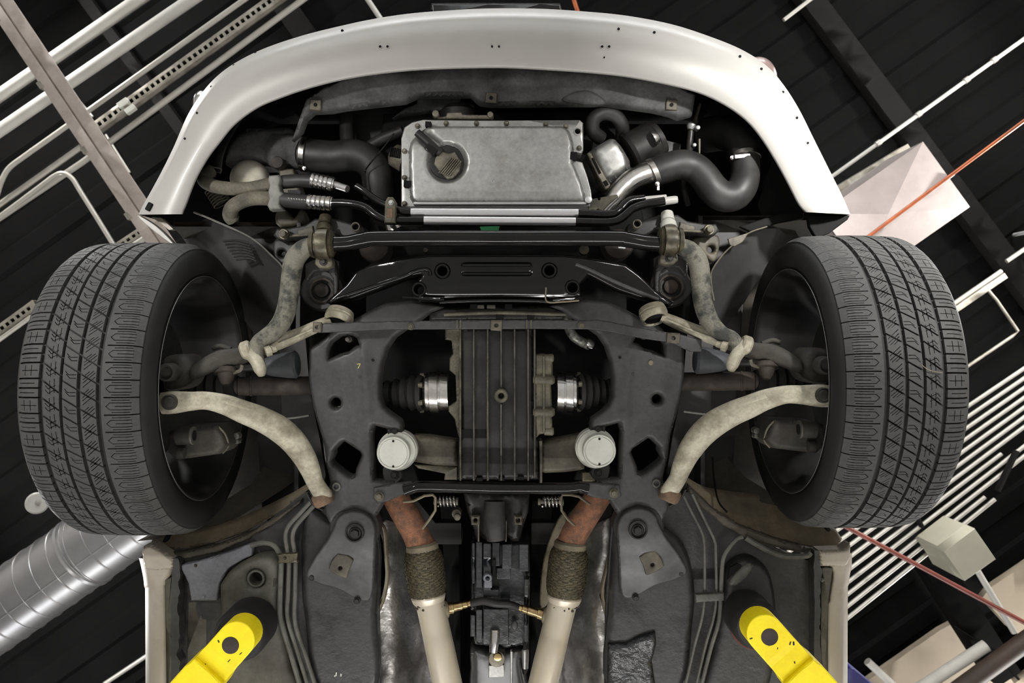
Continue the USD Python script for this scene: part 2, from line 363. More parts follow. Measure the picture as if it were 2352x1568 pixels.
# ================================================================ THE WORKSHOP (the setting)
H = 5.55                                           # ceiling deck
ROOM = (-7.0, 7.0, -6.0, 6.2)
def slab(x0, y0, z0, x1, y1, z1): return world_box(((x0 + x1) / 2, (y0 + y1) / 2, (z0 + z1) / 2), (x1 - x0, y1 - y0, z1 - z0))
def struct(name, mesh, m, label, cat, smooth=False): return solo(name, mesh, m, label, cat, kind='structure', smooth=smooth)
struct('floor', slab(ROOM[0], ROOM[2], -.12, ROOM[1], ROOM[3], 0), K['concrete'], 'sealed grey concrete workshop floor under the lifted car', 'floor')
for nm, s, w in (('wall_left', slab(ROOM[0] - .15, ROOM[2], 0, ROOM[0], ROOM[3], H), 'left'), ('wall_right', slab(ROOM[1], ROOM[2], 0, ROOM[1] + .15, ROOM[3], H), 'right'),
                 ('wall_front', slab(ROOM[0], ROOM[2] - .15, 0, ROOM[1], ROOM[2], H), 'front'), ('wall_back', slab(ROOM[0], ROOM[3], 0, ROOM[1], ROOM[3] + .15, H), 'back')):
    struct(nm, s, K['wall_paint'], f'pale painted workshop wall on the {w} side', 'wall')
AD = np.array([math.cos(math.radians(-35.2)), math.sin(math.radians(-35.2)), 0]); BD = np.array([-AD[1], AD[0], 0])   # the building's two directions
def deck():
    """Corrugated steel deck: ribs along AD, seen from below."""
    w, dep = .30, .022; prof = []
    for k in range(-44, 45):
        for a, h in ((0, 0), (.34, 0), (.42, dep), (.92, dep)): prof.append((k * w + a * w, h))
    prof = np.array(prof); L = 12.0
    v = []
    for s in (-L, L):
        for b, h in prof: v.append(AD * s + BD * b + [0, 0, H + h])
    n = len(prof); f = []
    for i in range(n - 1): f += [(i, i + 1, n + i + 1), (i, n + i + 1, n + i)]
    m = trimesh.Trimesh(v, f, process=False)
    if m.face_normals[0][2] > 0: m.invert()
    top = m.copy(); top.apply_translation([0, 0, .2]); top.invert()
    return join(m, top)
struct('ceiling', deck(), K['ceil_black'], 'black painted corrugated metal ceiling deck above the car', 'ceiling')

def bar(p0, p1, d, wpx, h, m, label, name, cat, group=None, bevel=.003, prof=None):
    """A straight square-edged bar or channel between two picture points at height d, wpx wide, h tall."""
    p0, p1 = outward([p0, p1]); a, b = np.array(p0, float), np.array(p1, float); t = (b - a) / np.linalg.norm(b - a); s = np.array([-t[1], t[0]]) * wpx / 2
    return solo(name, block([tuple(a + s), tuple(b + s), tuple(b - s), tuple(a - s)], d, h, bevel), m, label, cat, group)
def along(p, t): return (p[0] + t * AD[0], p[1] + t * AD[1])

# dark roof beams running across
for p0, p1, w, lb in (((1800, -95), (2420, 735), 50, 'dark brown steel roof beam crossing the upper right corner above the square duct'),
                      ((560, -120), (1180, 760), 52, 'dark roof beam that disappears behind the middle of the silver bumper'),
                      ((150, -60), (900, 960), 26, 'thin dark roof purlin behind the white pipes at upper left')):
    bar(p0, p1, 5.11, w, .09, K['beam_dark'], lb, 'roof_beam', 'beam')

# pale steel channel at upper left: web and two flanges
def channel(p0, p1, d, wpx, h, name, label, m):
    t = thing(name, label, 'beam', X(*p0, d))
    k0 = np.linalg.norm(np.subtract(p1, p0)); p0, p1 = outward([p0, p1]); a, b = np.array(p0, float), np.array(p1, float); u = (b - a) / np.linalg.norm(b - a); s = np.array([-u[1], u[0]])
    def strip(o0, o1, dd, hh): return block([tuple(a + s * o0), tuple(b + s * o0), tuple(b + s * o1), tuple(a + s * o1)], dd, hh, .002)
    part(t, 'flange', strip(-wpx / 2, -wpx * .02, d, .012), m); part(t, 'flange', strip(wpx * .06, wpx / 2, d, .012), m)
    part(t, 'web', strip(-wpx * .05, wpx * .09, d + .012, h), m)
    for k in np.linspace(1 - .9 * k0 / np.linalg.norm(b - a), .98, 6):
        q = a + (b - a) * k + s * wpx * .5
        part(t, 'clip', block(rot(q[0], q[1], 16, 12, 55), d - .005, .03), K['strut'])
    return t
channel((-45, -60), (540, 814), 4.05, 56, .16, 'steel_channel', 'pale rust-streaked steel channel beam running down to the left end of the bumper', K['beam_pale'])

def pipe(pts, r, m, name, label, cat='pipe', group=None, straight=True, n=16):
    return solo(name, tube(outward(pts, 350 if r < 8 else 1000) if len(pts) == 2 else pts, r, n=n, straight=straight), m, label, cat, group)
pipe([(-60, 260, 4.5), (360, -30, 4.5)], 14, K['pipe_white'], 'ceiling_pipe', 'upper of the two thick white ceiling pipes at upper left')
pipe([(-60, 340, 4.5), (500, -42, 4.5)], 14, K['pipe_white'], 'ceiling_pipe', 'lower of the two thick white ceiling pipes at upper left')
pipe([(-8, 450, 4.5), (4, 415, 4.5), (22, 385, 4.5), (60, 356, 4.5), (150, 292, 4.5), (560, 0, 4.5), (620, -42, 4.5)], 6, K['conduit'], 'conduit', 'thin white conduit that bends down at the left edge of the picture', 'conduit', straight=False)
pipe([(-60, 540, 4.55), (190, 372, 4.55), (640, 40, 4.55), (760, -48, 4.55)], 7, K['conduit'], 'conduit', 'straight white conduit just below the perforated strut at upper left', 'conduit')
pipe([(-60, 512, 4.55), (186, 338, 4.55)], 7, K['conduit'], 'conduit', 'short white conduit ending at the pale steel channel', 'conduit')
pipe([(-60, 540, 4.5), (0, 497, 4.5), (90, 430, 4.5), (125, 404, 4.5), (146, 398, 4.5), (166, 410, 4.5), (185, 440, 4.5), (235, 520, 4.5), (290, 610, 4.5)], 5.5, K['conduit'], 'conduit', 'white conduit with a round bend turning down towards the left tyre', 'conduit', straight=False)
def strut(p0, p1, d, wpx, label):
    """Slotted strut channel."""
    t = thing('slotted_strut', label, 'strut', X(*p0, d))
    a, b = np.array(p0, float), np.array(p1, float); L = np.linalg.norm(b - a); u = (b - a) / L; s = np.array([-u[1], u[0]])
    hs = []
    for k in np.arange(14, L - 12, 15.0):
        q = a + u * k; hs.append([tuple(q + u * i * 4.2 + s * j * wpx * .2) for i, j in ((-1, -1), (1, -1), (1, 1), (-1, 1))])
    out = [tuple(a + s * wpx / 2), tuple(b + s * wpx / 2), tuple(b - s * wpx / 2), tuple(a - s * wpx / 2)]
    part(t, 'slotted_face', block(out, d, .004, .001, holes=hs), K['strut'])
    for o in (-1, 1):
        c0, c1 = a + s * o * wpx * .46, b + s * o * wpx * .46
        part(t, 'lip', block([tuple(c0 + s * 1.2), tuple(c1 + s * 1.2), tuple(c1 - s * 1.2), tuple(c0 - s * 1.2)], d + .004, .05, .001), K['strut'])
    part(t, 'inside', block([tuple(a + s * wpx * .4), tuple(b + s * wpx * .4), tuple(b - s * wpx * .4), tuple(a - s * wpx * .4)], d + .05, .01, .001), K['ceil_black'])
strut((205, 301), (900, -199), 4.5, 24, 'perforated steel strut channel running up from the pale channel at upper left')
strut((-250, 937), (80, 698), 4.5, 22, 'perforated steel strut beside the left tyre at the left edge')
strut((270, 566), (352, 512), 4.45, 18, 'short perforated strut end between left tyre and bumper corner')
pipe([(-50, 815, 4.5), (72, 727, 4.5)], 5, K['conduit'], 'conduit', 'white conduit just below the strut beside the left tyre', 'conduit')
pipe([(290, 575, 4.4), (362, 528, 4.4)], 7, K['conduit'], 'conduit', 'short pale conduit between left tyre and bumper corner', 'conduit')
for p0, p1, lb in (((22, 18), (103, 128), 'thin hanger rod left of the thick white pipes'), ((158, 203), (213, 268), 'thin dark hanger rod between the white pipes and the strut'), ((243, 309), (298, 396), 'thin hanger rod below the perforated strut')):
    pipe([(*p0, 5.19), (*p1, 5.19)], 2.6, K['conduit'], 'hanger_rod', lb, 'rod')
clip = thing('label_clip', 'small white label plates clipped round the strut at upper left', 'clip', X(287, 242, 4.42))
part(clip, 'plate', block(rot(281, 236, 26, 14, -35), 4.42, .03), K['white_mount']); part(clip, 'plate', block(rot(297, 250, 24, 12, -35), 4.42, .03), K['white_mount'])
part(clip, 'band', block(rot(288, 243, 10, 26, -35), 4.43, .03), K['strut'])
pipe([(832, -20, 4.6), (872, 40, 4.6), (900, 84, 4.6)], 6, K['pipe_white'], 'ceiling_pipe', 'short pale pipe showing above the top edge of the bumper', 'pipe')
pipe([(1309, -30, 4.6), (1325, 22, 4.6), (1340, 70, 4.6)], 5, K['copper'], 'ceiling_pipe', 'orange pipe end at the top edge right of the plate bracket')
pipe([(240, 1570, 5.17), (350, 1497, 5.17), (420, 1450, 5.17)], 5, K['conduit'], 'conduit', 'thin grey conduit beside the left sill at lower left', 'conduit')

# spiral duct at lower left
A0, A1 = X(-965, 2082, 3.95), X(890, 778, 3.95); rd = 84 * 3.95 / F
dt = thing('spiral_duct', 'round galvanised spiral duct under the ceiling at lower left', 'duct', (A0 + A1) / 2)
part(dt, 'tube', lathe(A0, A1, [(0, rd), (1, rd)], 64, open_=True), K['galv'])
ax = (A1 - A0) / np.linalg.norm(A1 - A0); Ld = np.linalg.norm(A1 - A0)
su = np.cross(ax, [0, 0, 1]); su /= np.linalg.norm(su); sw = np.cross(su, ax)
pitch = .098
seams = []
th = np.linspace(0, 2 * np.pi * (Ld / pitch - .2), int(60 * Ld / pitch))
Wd = A0 + np.outer(th / (2 * np.pi) * pitch, ax) + (rd + .001) * (np.outer(np.cos(th), su) + np.outer(np.sin(th), sw))
part(dt, 'spiral_seam', sweep(Wd, .0035, 6), K['galv'])
cc = A0 + ax * (Ld * (825 + 330) / 1855)
part(dt, 'collar', lathe(cc, cc + ax * .03, [(0, rd), (.1, rd + .008), (.5, rd + .004), (.9, rd + .008), (1, rd)], 64, open_=True), K['galv'])
lp = rd * .62
part(dt, 'long_seam', sweep(np.linspace(A0, A1, 2) + su * lp * -.4 - sw * math.sqrt(rd ** 2 - (lp * .4) ** 2), .004, 6), K['galv'])
hd = thing('ceiling_fitting', 'round white ceiling fitting with a centre screw left of the left tyre', 'fitting', X(85, 1155, 3.9))
part(hd, 'cup', lathe(X(85, 1155, 3.9), X(85, 1155, 3.98), [(0, .046), (.08, .053), (.5, .05), (1, .03)], 32), K['pipe_white'])
part(hd, 'screw', bolt(84, 1155, 3.9, 7, .008), K['conduit']); part(hd, 'drop_rod', lathe(X(85, 1155, 3.97), X(85, 1155, 3.97) + [0, 0, H - CZ - 3.97], [(0, .008), (1, .008)], 10), K['beam_dark'])

# right-hand side: thin sprinkler line, copper line, square duct, conduits
pipe([(1800, 46, 4.8), (1865, -4, 4.8), (1900, -30, 4.8)], 4.5, K['conduit'], 'conduit', 'short pale conduit at the top edge right of the bumper', 'conduit')
sp = thing('sprinkler_line', 'thin pale sprinkler pipe running up to the right edge beside the square duct', 'pipe', X(2120, 255, 4.7))
part(sp, 'pipe', tube([(1120, 971, 4.7), (3200, -517, 4.7)], 4.6, straight=True), K['pipe_white'])
for k in (.34, .5, .69, .8):
    q = np.array([1820, 470]) + k * np.array([580, -415]); part(sp, 'coupling', tube([(q[0] - 5, q[1] + 3.6, 4.7), (q[0] + 5, q[1] - 3.6, 4.7)], 6.6, straight=True), K['conduit'])
pipe([(1300, 1059, 3.55), (2420, 227, 3.55)], 4.2, K['copper'], 'copper_line', 'orange copper line running across the square white duct', 'pipe')
D = 4.1
dq = [(2120, 325), (2228, 475), (1992, 640), (1884, 490)]
du = thing('square_duct', 'white sheet metal duct end with cross-creased face beside the right bumper corner', 'duct', X(2056, 482, D))
apx = (2040, 492)
def fold(q, apex, d, dz):
    v = [X(*p, d) for p in q] + [X(*apex, d + dz)]; v += [p + [0, 0, .02] for p in v]
    f = []
    for i in range(4): f += [(i, (i + 1) % 4, 4), (5 + (i + 1) % 4, 5 + i, 9), (i, 5 + i, 5 + (i + 1) % 4), (i, 5 + (i + 1) % 4, (i + 1) % 4)]
    m = trimesh.Trimesh(v, f, process=False); return m
fp = fold(dq, apx, D, -.06); fp.fix_normals()
part(du, 'creased_face', fp, K['duct_white'], smooth=False)
w4 = [X(*p, D) for p in dq]; vv = w4 + [p + [0, 0, .38] for p in w4]
for i in range(4):
    j = (i + 1) % 4; n_ = np.cross(w4[j] - w4[i], [0, 0, 1]); n_ /= np.linalg.norm(n_)
    q = [w4[i], w4[j], w4[j] + [0, 0, .38], w4[i] + [0, 0, .38]]; q2 = [p - n_ * .004 for p in q]
    m = trimesh.convex.convex_hull(np.array(q + q2)); part(du, 'side', m, K['duct_white'], smooth=False)
for q in ((2110, 350), (1910, 490), (2200, 480), (2000, 620)): part(du, 'hanger_rod', lathe(X(*q, D + .3), [*X(*q, D + .3)[:2], H + .01], [(0, .006), (1, .006)], 8), K['beam_dark'])
part(du, 'seam_strip', block(rot(2140, 438, 130, 5, -36), D - .03, .03), K['galv'])
bar((1900, 455), (2092, 340), 4.53, 24, .12, K['strut'], 'brownish duct flange strip behind the square white duct', 'duct_flange', 'flange')
pipe([(2180, 704, 4.4), (2300, 622, 4.4)], 5, K['conduit'], 'conduit', 'upper of two short white tubes at the right edge beside the right tyre', 'conduit')
bar((2180, 722), (2312, 632), 4.45, 14, .06, K['strut'], 'grey channel under the two short tubes at the right edge', 'strut_channel', 'strut')
pipe([(2268, 664, 4.5), (2290, 690, 4.5), (2338, 760, 4.5), (2325, 772, 4.5), (2215, 846, 4.5)], 3.6, K['strut'], 'hanger_loop', 'bent pale rod making a corner right of the right tyre', 'rod')
pipe([(2312, 600, 4.5), (2400, 540, 4.5)], 5, K['conduit'], 'conduit', 'white tube end cut off by the right edge above the right tyre', 'conduit')

ordn = ['lowest', 'second lowest', 'third lowest', 'fourth lowest', 'fifth lowest', 'sixth lowest', 'sixth highest', 'fifth highest', 'fourth highest', 'third highest', 'second highest', 'highest']
NB = 12
for i in range(NB):
    k = i / (NB - 1)
    ya = 1416 - k * 300; yb = 1092 - k * 246
    xe = {0: 2285, 1: 2262, 4: 2300}.get(i, 2700)
    x0 = 1700; sl = (yb - ya) / 402
    c = solo('bank_conduit', tube([(x0, ya + (x0 - 1950) * sl, 4.25), (xe, ya + (xe - 1950) * sl, 4.25)], 4.7, n=12, straight=True), K['conduit'],
             f'{ordn[i]} white conduit in the slanting bank of parallel conduits at lower right', 'conduit', 'bank of parallel conduits at lower right')
def strap(p0, p1, label):
    bar(p0, p1, 4.195, 7, .036, K['beam_dark'], label, 'conduit_strap', 'strap', 'straps across the conduit bank')
strap((2104, 1176), (2122, 1212), 'black strap across the conduit bank next to the beige box')
strap((2296, 1128), (2340, 1036), 'dark strap across the conduit bank at the right edge')
jb = thing('junction_box', 'beige electrical junction box hanging at lower right below the conduit bank', 'box', X(2225, 1270, 3.95))
part(jb, 'body', block([(2168, 1266), (2239, 1213), (2288, 1284), (2217, 1334)], 3.95, .28, .004), K['box_beige'])
part(jb, 'rim', block([(2152, 1253), (2216, 1204), (2240, 1213), (2168, 1267), (2216, 1334), (2190, 1320)], 4.03, .20, .004), K['box_beige'])
part(jb, 'outlet_tube', tube([(2246, 1312, 4.05), (2330, 1452, 4.05)], 7, straight=True), K['pipe_white'])
bar((2135, 1270), (2320, 1560), 4.6, 62, .16, K['ceil_black'], 'black steel beam below the beige junction box', 'roof_beam', 'beam')
pipe([(1200, 811, 3.7), (2440, 1476, 3.7)], 5.4, K['red_pipe'], 'red_pipe', 'dark red pipe slanting across the conduit bank to the right edge', 'pipe')
def panel(poly, d, label, m='panel_beige', h=.05): solo('soffit_panel', block(poly, d, h, .002), K[m], label, 'panel')
panel([(2276, 1348), (3200, 720), (3200, 1900), (2372, 1478), (2318, 1440), (2256, 1372)], 4.9, 'beige soffit panel at the right edge above the brown pipe')
panel([(1500, 1905), (2160, 1446), (2190, 1430), (2215, 1398), (2330, 1570), (1800, 2100)], 4.93, 'large beige soffit panel at the lower right corner')
panel([(1900, 1900), (2420, 1500), (2560, 1392), (2560, 1600), (2250, 2000)], 4.985, 'pale soffit panel in the lower right corner below the brown pipe')
pipe([(2150, 1622, 4.5), (2430, 1418, 4.5)], 21, K['brown_pipe'], 'brown_pipe', 'thick dark brown pipe crossing the lower right corner', 'pipe')
pipe([(2080, 1602, 4.55), (2265, 1482, 4.55)], 14, K['pipe_white'], 'ceiling_pipe', 'white pipe beside the thick brown pipe at lower right')
pipe([(1992, 1518, 4.4), (2080, 1600, 4.4)], 9, K['pipe_white'], 'ceiling_pipe', 'short pale pipe end at the bottom edge right of the right sill')
pipe([(2190, 1438, 4.6), (2290, 1500, 4.6), (2340, 1560, 4.6)], 3, K['ceil_black'], 'cable', 'black cable across the large beige soffit panel', 'cable')

# lamps (all just outside the picture; strips, wall panels, floor bar, left work light added)
def high_bay(pos, rad):
    w = ('front' if pos[1] < -1.5 else 'middle' if pos[1] < 1 else 'back') + (' left' if pos[0] < 0 else ' right')
    t = thing('high_bay_lamp', f'round high bay lamp under the {w} part of the workshop ceiling', 'lamp', pos, group='high bay lamps outside the picture')
    p = np.array(pos)
    part(t, 'housing', lathe(p + [0, 0, .22], p + [0, 0, .5], [(0, .16), (.2, .15), (.5, .1), (1, .08)], 24), K['lamp_body'])
    part(t, 'stem', lathe(p + [0, 0, .5], [pos[0], pos[1], H], [(0, .012), (1, .012)], 10), K['lamp_body'])
    lamp_light(t + '/bulb', 'sphere', (0, 0, 0), rad, WHITE, .13)
for p, r in HIGH_BAYS: high_bay(p, r)
def work_light(pos, aim, rad, radius, hood):
    t = thing('work_light', 'round work light on the floor at the front ' + ('left of the car, added to brighten the bumper end' if pos[0] < 0 else 'right of the car'), 'lamp', (pos[0], pos[1], 0), group='work lights outside the picture')
    p, a = np.array(pos, float), np.array(aim, float); z = (a - p) / np.linalg.norm(a - p); p = p + z * .06
    part(t, 'hood', lathe(p - z * .05, p + z * hood, [(0, .05), (.04, radius + .006), (1, radius + .012), (1, radius + .006), (.045 / (.05 + hood), radius + .001), (.04 / (.05 + hood), .001)], 32), K['black_void'])  # hood shaped long to keep the beam on the bumper end
    for k in range(3):
        b = np.array([pos[0] + .2 * math.cos(2.1 * k), pos[1] + .2 * math.sin(2.1 * k), .008])
        part(t, 'leg', sweep(np.array([p - z * .03, b]), .008, 8), K['lamp_body'])
    lamp_light(t + '/bulb', 'disk', tuple(p - ROOT[t.split('/')[2]]), rad, WHITE, radius * .96, aim=tuple(a - ROOT[t.split('/')[2]]))
def added_strip_lamp(pos, length, rad):
    t = thing('added_strip_lamp', 'added long strip lamp hung across the bay ' + ('in front of the car' if pos[1] < 0 else 'behind the car'), 'lamp', pos, group='added strip lamps outside the picture')
    p = np.array(pos, float)
    part(t, 'housing', world_box(p + [0, 0, .06], (length + .06, .34, .08)), K['lamp_body'])
    for k in (-1, 1): part(t, 'hanger_rod', lathe(p + [k * length * .4, 0, .1], [pos[0] + k * length * .4, pos[1], H], [(0, .006), (1, .006)], 8), K['lamp_body'])
    lamp_light(t + '/added_light', 'rect', (0, 0, 0), rad, WHITE, (length, .28))
for l in ADDED_STRIPS: added_strip_lamp(*l)
for k, (yw, ww, hh, zz, rad) in enumerate(ADDED_LIGHT_PANELS):
    sgn = 1 if yw < 0 else -1; nm = 'front' if yw < 0 else 'back'
    t = thing(f'window_{k + 1}', f'added glowing light panel high on the {nm} wall', 'window', (0, yw, zz), kind='structure')
    for x in np.linspace(-ww / 2, ww / 2, 6): part(t, 'panel_divider', world_box((x, yw, zz), (.07, .08, hh)), K['lamp_body'])
    for z_ in (-hh / 2, hh / 2): part(t, 'rail', world_box((0, yw, zz + z_), (ww + .07, .08, .07)), K['lamp_body'])
    lamp_light(t + '/panel_glow', 'rect', (0, -.03 * sgn, 0), rad, (.94, .97, 1.0), (ww, hh), aim=(0, 3 * sgn, 0))
def added_floor_bar(pos, length, width, aim, rad):
    t = thing('added_light_bar', 'added long light bar on the floor behind the lens, brightening the car from below', 'lamp', (pos[0], pos[1], 0))
    part(t, 'housing', slab(pos[0] - length / 2 - .03, pos[1] - .06, 0, pos[0] + length / 2 + .03, pos[1] + .06, pos[2] - .055), K['lamp_body'])
    z = np.array(aim, float) - pos; z /= np.linalg.norm(z)
    lamp_light(t + '/added_light', 'rect', (0, 0, pos[2]), rad, WHITE, (length, width), aim=tuple(np.array([0, 0, pos[2]]) + z * np.array([0, 1, 1])))
for l in ADDED_FLOOR_BARS: added_floor_bar(*l)
for w in WORK_LIGHTS: work_light(*w)
# ================================================================ THE CAR
CAR = thing('car', 'silver car raised on a lift and seen from straight below, front bumper at the top', 'car', (-.036, .25, CZ + 1.46))
def C(name, mesh, mat_, label=None, parent=None, **k): return part(parent or CAR, name, mesh, K[mat_], label, **k)

# ---------------------------------------------------------------- wheels
TR, PITCHES = .325, 31
PL = 2 * math.pi * TR / PITCHES
RIBS = [(0, .044), (.0525, .0835), (.0895, .116), (.1235, .1515), (.161, .226)]
def crown(v):
    a = np.abs(v - .113); return TR - .004 * (a / .113) ** 2 - .010 * np.clip((a - .088) / .026, 0, 1) ** 2
def tread():
    p, h = PL, PL / 2; wide, sipe, groove = [], [], []
    def L(w, *pts): w.append(LineString([(u, v) for v, u in pts]))
    for k in range(-2, 3):
        b = k * p
        for u in (0, .030, .048): L(wide, (-.01, b + u), (.0475, b + u))
        L(sipe, (.009, b + .015), (.041, b + .015)); L(sipe, (.017, b + .005), (.017, b + .025)); L(sipe, (.029, b + .005), (.029, b + .025))
        L(sipe, (.006, b + .039), (.037, b + .039)); L(sipe, (.006, b + .057), (.037, b + .057))
    for k in range(-4, 6):
        b = k * h
        L(wide, (.047, b - .003), (.0835, b + .024))
        L(sipe, (.0655, b + .001), (.0665, b + .027)); L(sipe, (.074, b - .002), (.075, b + .024))
        L(sipe, (.0575, b + .010), (.0635, b + .017)); L(sipe, (.0575, b + .018), (.0635, b + .025)); L(sipe, (.063, b + .017), (.077, b + .010)); L(sipe, (.063, b + .025), (.077, b + .018))
        L(wide, (.087, b + .000), (.1535, b + .040))
        L(sipe, (.1145, b + .0235), (.100, b + .0235), (.0935, b + .0165)); L(sipe, (.1145, b + .030), (.103, b + .030), (.0955, b + .022))
        L(sipe, (.1275, b + .039), (.1495, b + .020)); L(sipe, (.1275, b + .033), (.1465, b + .0165))
        L(sipe, (.1275, b + .047), (.1495, b + .028)); L(sipe, (.128, b + .027), (.139, b + .0175))
        L(groove, (.166, b + .0), (.24, b + .0))
        L(sipe, (.215, b + .010), (.177, b + .010), (.170, b + .0165), (.177, b + .023), (.215, b + .023))
        L(sipe, (.186, b + .0165), (.215, b + .0165)); L(sipe, (.180, b + .005), (.213, b + .005)); L(sipe, (.180, b + .028), (.213, b + .028))
    cut = unary_union([l.buffer(.0016, cap_style=2) for l in wide] + [l.buffer(.0007, cap_style=2) for l in sipe] + [l.buffer(.0012, cap_style=2) for l in groove])
    land = unary_union([sbox(0, a, p, b) for a, b in RIBS]).difference(cut).intersection(sbox(0, 0, p, .24))
    V, Fc, n = [], [], 0
    def put(u, v, r):
        nonlocal n; V.append(np.column_stack([u, v, r])); n += len(u)
    nu, nv = 6, 18
    for g in getattr(land, 'geoms', [land]):
        if g.area < 2e-6: continue
        for i in range(nu):
            for j in range(nv):
                c = g.intersection(sbox(i * p / nu, j * .226 / nv, (i + 1) * p / nu, (j + 1) * .226 / nv))
                for q in getattr(c, 'geoms', [c]):
                    if q.geom_type != 'Polygon' or q.area < 2e-7: continue
                    v, f = trimesh.creation.triangulate_polygon(q, engine='earcut')
                    v = np.asarray(v); f = np.asarray(f)
                    a, b2, e = v[f[:, 0]], v[f[:, 1]], v[f[:, 2]]
                    ar = (b2[:, 0] - a[:, 0]) * (e[:, 1] - a[:, 1]) - (b2[:, 1] - a[:, 1]) * (e[:, 0] - a[:, 0])
                    f = np.where((ar < 0)[:, None], f[:, ::-1], f)
                    Fc.append(f + n); put(v[:, 0], v[:, 1], crown(v[:, 1]))
        for r in (g.exterior, *g.interiors):
            q = np.array(LineString(r.coords).segmentize(.012).coords)
            for a, b2 in zip(q[:-1], q[1:]):
                if (abs(a[0]) < 1e-7 and abs(b2[0]) < 1e-7) or (abs(a[0] - p) < 1e-7 and abs(b2[0] - p) < 1e-7): continue
                w = np.array([a, b2, b2, a]); rr = crown(w[:, 1]); rr[2:] -= .008
                Fc.append(np.array([(0, 2, 1), (0, 3, 2)]) + n); put(w[:, 0], w[:, 1], rr)
    V = np.vstack(V); Fc = np.vstack(Fc)
    return V, Fc
TREAD = tread()
def wheel(label, side, centre, tyre_label):
    """side -1: outer face towards -x (left of the picture), +1: the same tyre turned about the vertical."""
    c = np.array(centre)
    def place(v_out, r, phi):   # v_out: distance from the outer shoulder, phi: angle from straight down
        return np.column_stack([c[0] + side * (.113 - v_out), c[1] + (-side) * r * np.sin(phi), c[2] - r * np.cos(phi)])
    V, Fc = TREAD; A = []
    for k in range(PITCHES):
        A.append(place(V[:, 1], V[:, 2], (V[:, 0] + k * PL) / TR))
    f = np.vstack([Fc + k * len(V) for k in range(PITCHES)])
    tm = trimesh.Trimesh(np.vstack(A), f, process=False)
    if tm.face_normals[0] @ (tm.triangles_center[0] - c) < 0: tm.invert()
    def turned(prof, n=120):   # prof: (v_out, r), a surface of revolution
        pr = np.array(prof); th = 2 * np.pi * np.arange(n) / n
        v = np.vstack([place(np.full(n, a), np.full(n, b), th) for a, b in pr]); k = len(pr)
        i, j = np.meshgrid(np.arange(k - 1), np.arange(n), indexing='ij'); i, j = i.ravel(), j.ravel(); jn = (j + 1) % n
        q = np.column_stack([i * n + j, i * n + jn, (i + 1) * n + jn, (i + 1) * n + j]); f = np.vstack([q[:, [0, 1, 2]], q[:, [0, 2, 3]]])
        return trimesh.Trimesh(v, f, process=False)
    casing = [(-.006, .255), (-.013, .268), (-.014, .283), (-.008, .302), (-.0005, .3085)] + [(v, float(crown(v)) - .0075) for v in np.linspace(0, .226, 24)] + [(.2265, .3085), (.234, .302), (.240, .283), (.239, .268), (.232, .255), (.228, .246), (.0, .246), (-.006, .255)]
    cas = turned(casing); 
    if cas.volume < 0: cas.invert()
    rimp = [(.2295, .2495), (.2335, .2515), (.2345, .2475), (.231, .243), (.222, .237), (.205, .234), (.185, .222), (.10, .218), (.03, .222), (.012, .236), (-.004, .244), (-.006, .250), (-.002, .25), (.004, .243), (.02, .238), (.2, .2395), (.2295, .2495)]
    rm = turned(rimp); rm.fix_normals()
    w = C('wheel', rm, 'rim_dark', label)
    C('tread', tm, 'rubber', tyre_label, parent=w, smooth=False)
    C('tyre_casing', cas, 'rubber_side', parent=w, smooth=50)
    lip = turned([(.2335, .2505), (.2348, .2516), (.2354, .2510), (.2348, .2498), (.2335, .2505)], 120); lip.fix_normals(); C('rim_lip', lip, 'rim_lip', 'thin bright edge of the rim', parent=w)
    hub = turned([(.01, .001), (.01, .06), (.022, .07), (.06, .07), (.075, .055), (.075, .001)], 40); hub.fix_normals()
    C('wheel_hub', hub, 'rim_dark', parent=w)
    for k in range(5):
        for e in (-.1, .1):
            t0 = 2 * math.pi * k / 5 + .3; P = []
            for r, v, dt in ((.055, .03, e * 1.3), (.15, .016, e), (.225, .022, e * 1.25)):
                P.append(place(np.array([v]), np.array([r]), np.array([t0 + dt]))[0])
            C('spoke', sweep(spline(np.array(P), 5), .012, 8), 'rim_dark', parent=w)
    dsc = turned([(.075, .06), (.075, .165), (.083, .168), (.105, .168), (.11, .165), (.11, .06)], 60); dsc.fix_normals()
    C('brake_disc', dsc, 'knuckle', parent=w)
    shd = turned([(.114, .05), (.114, .160), (.118, .162), (.12, .158), (.12, .05)], 48); shd.fix_normals()
    C('dust_shield', shd, 'dust_shield', parent=w)
    return w
LC, RC = (-.810, .104, CZ + 1.79), (.739, .088, CZ + 1.79)
wheel('front wheel at the left of the picture', -1, LC, 'grooved black tyre tread on the left')
wheel('front wheel at the right of the picture', 1, RC, 'grooved black tyre tread on the right')
C('straw', wire([(2117, 838, 1.462), (2135, 850, 1.461), (2164, 856, 1.462)], 1.1), 'shield_tan', 'dry straw stuck in the right tyre tread')
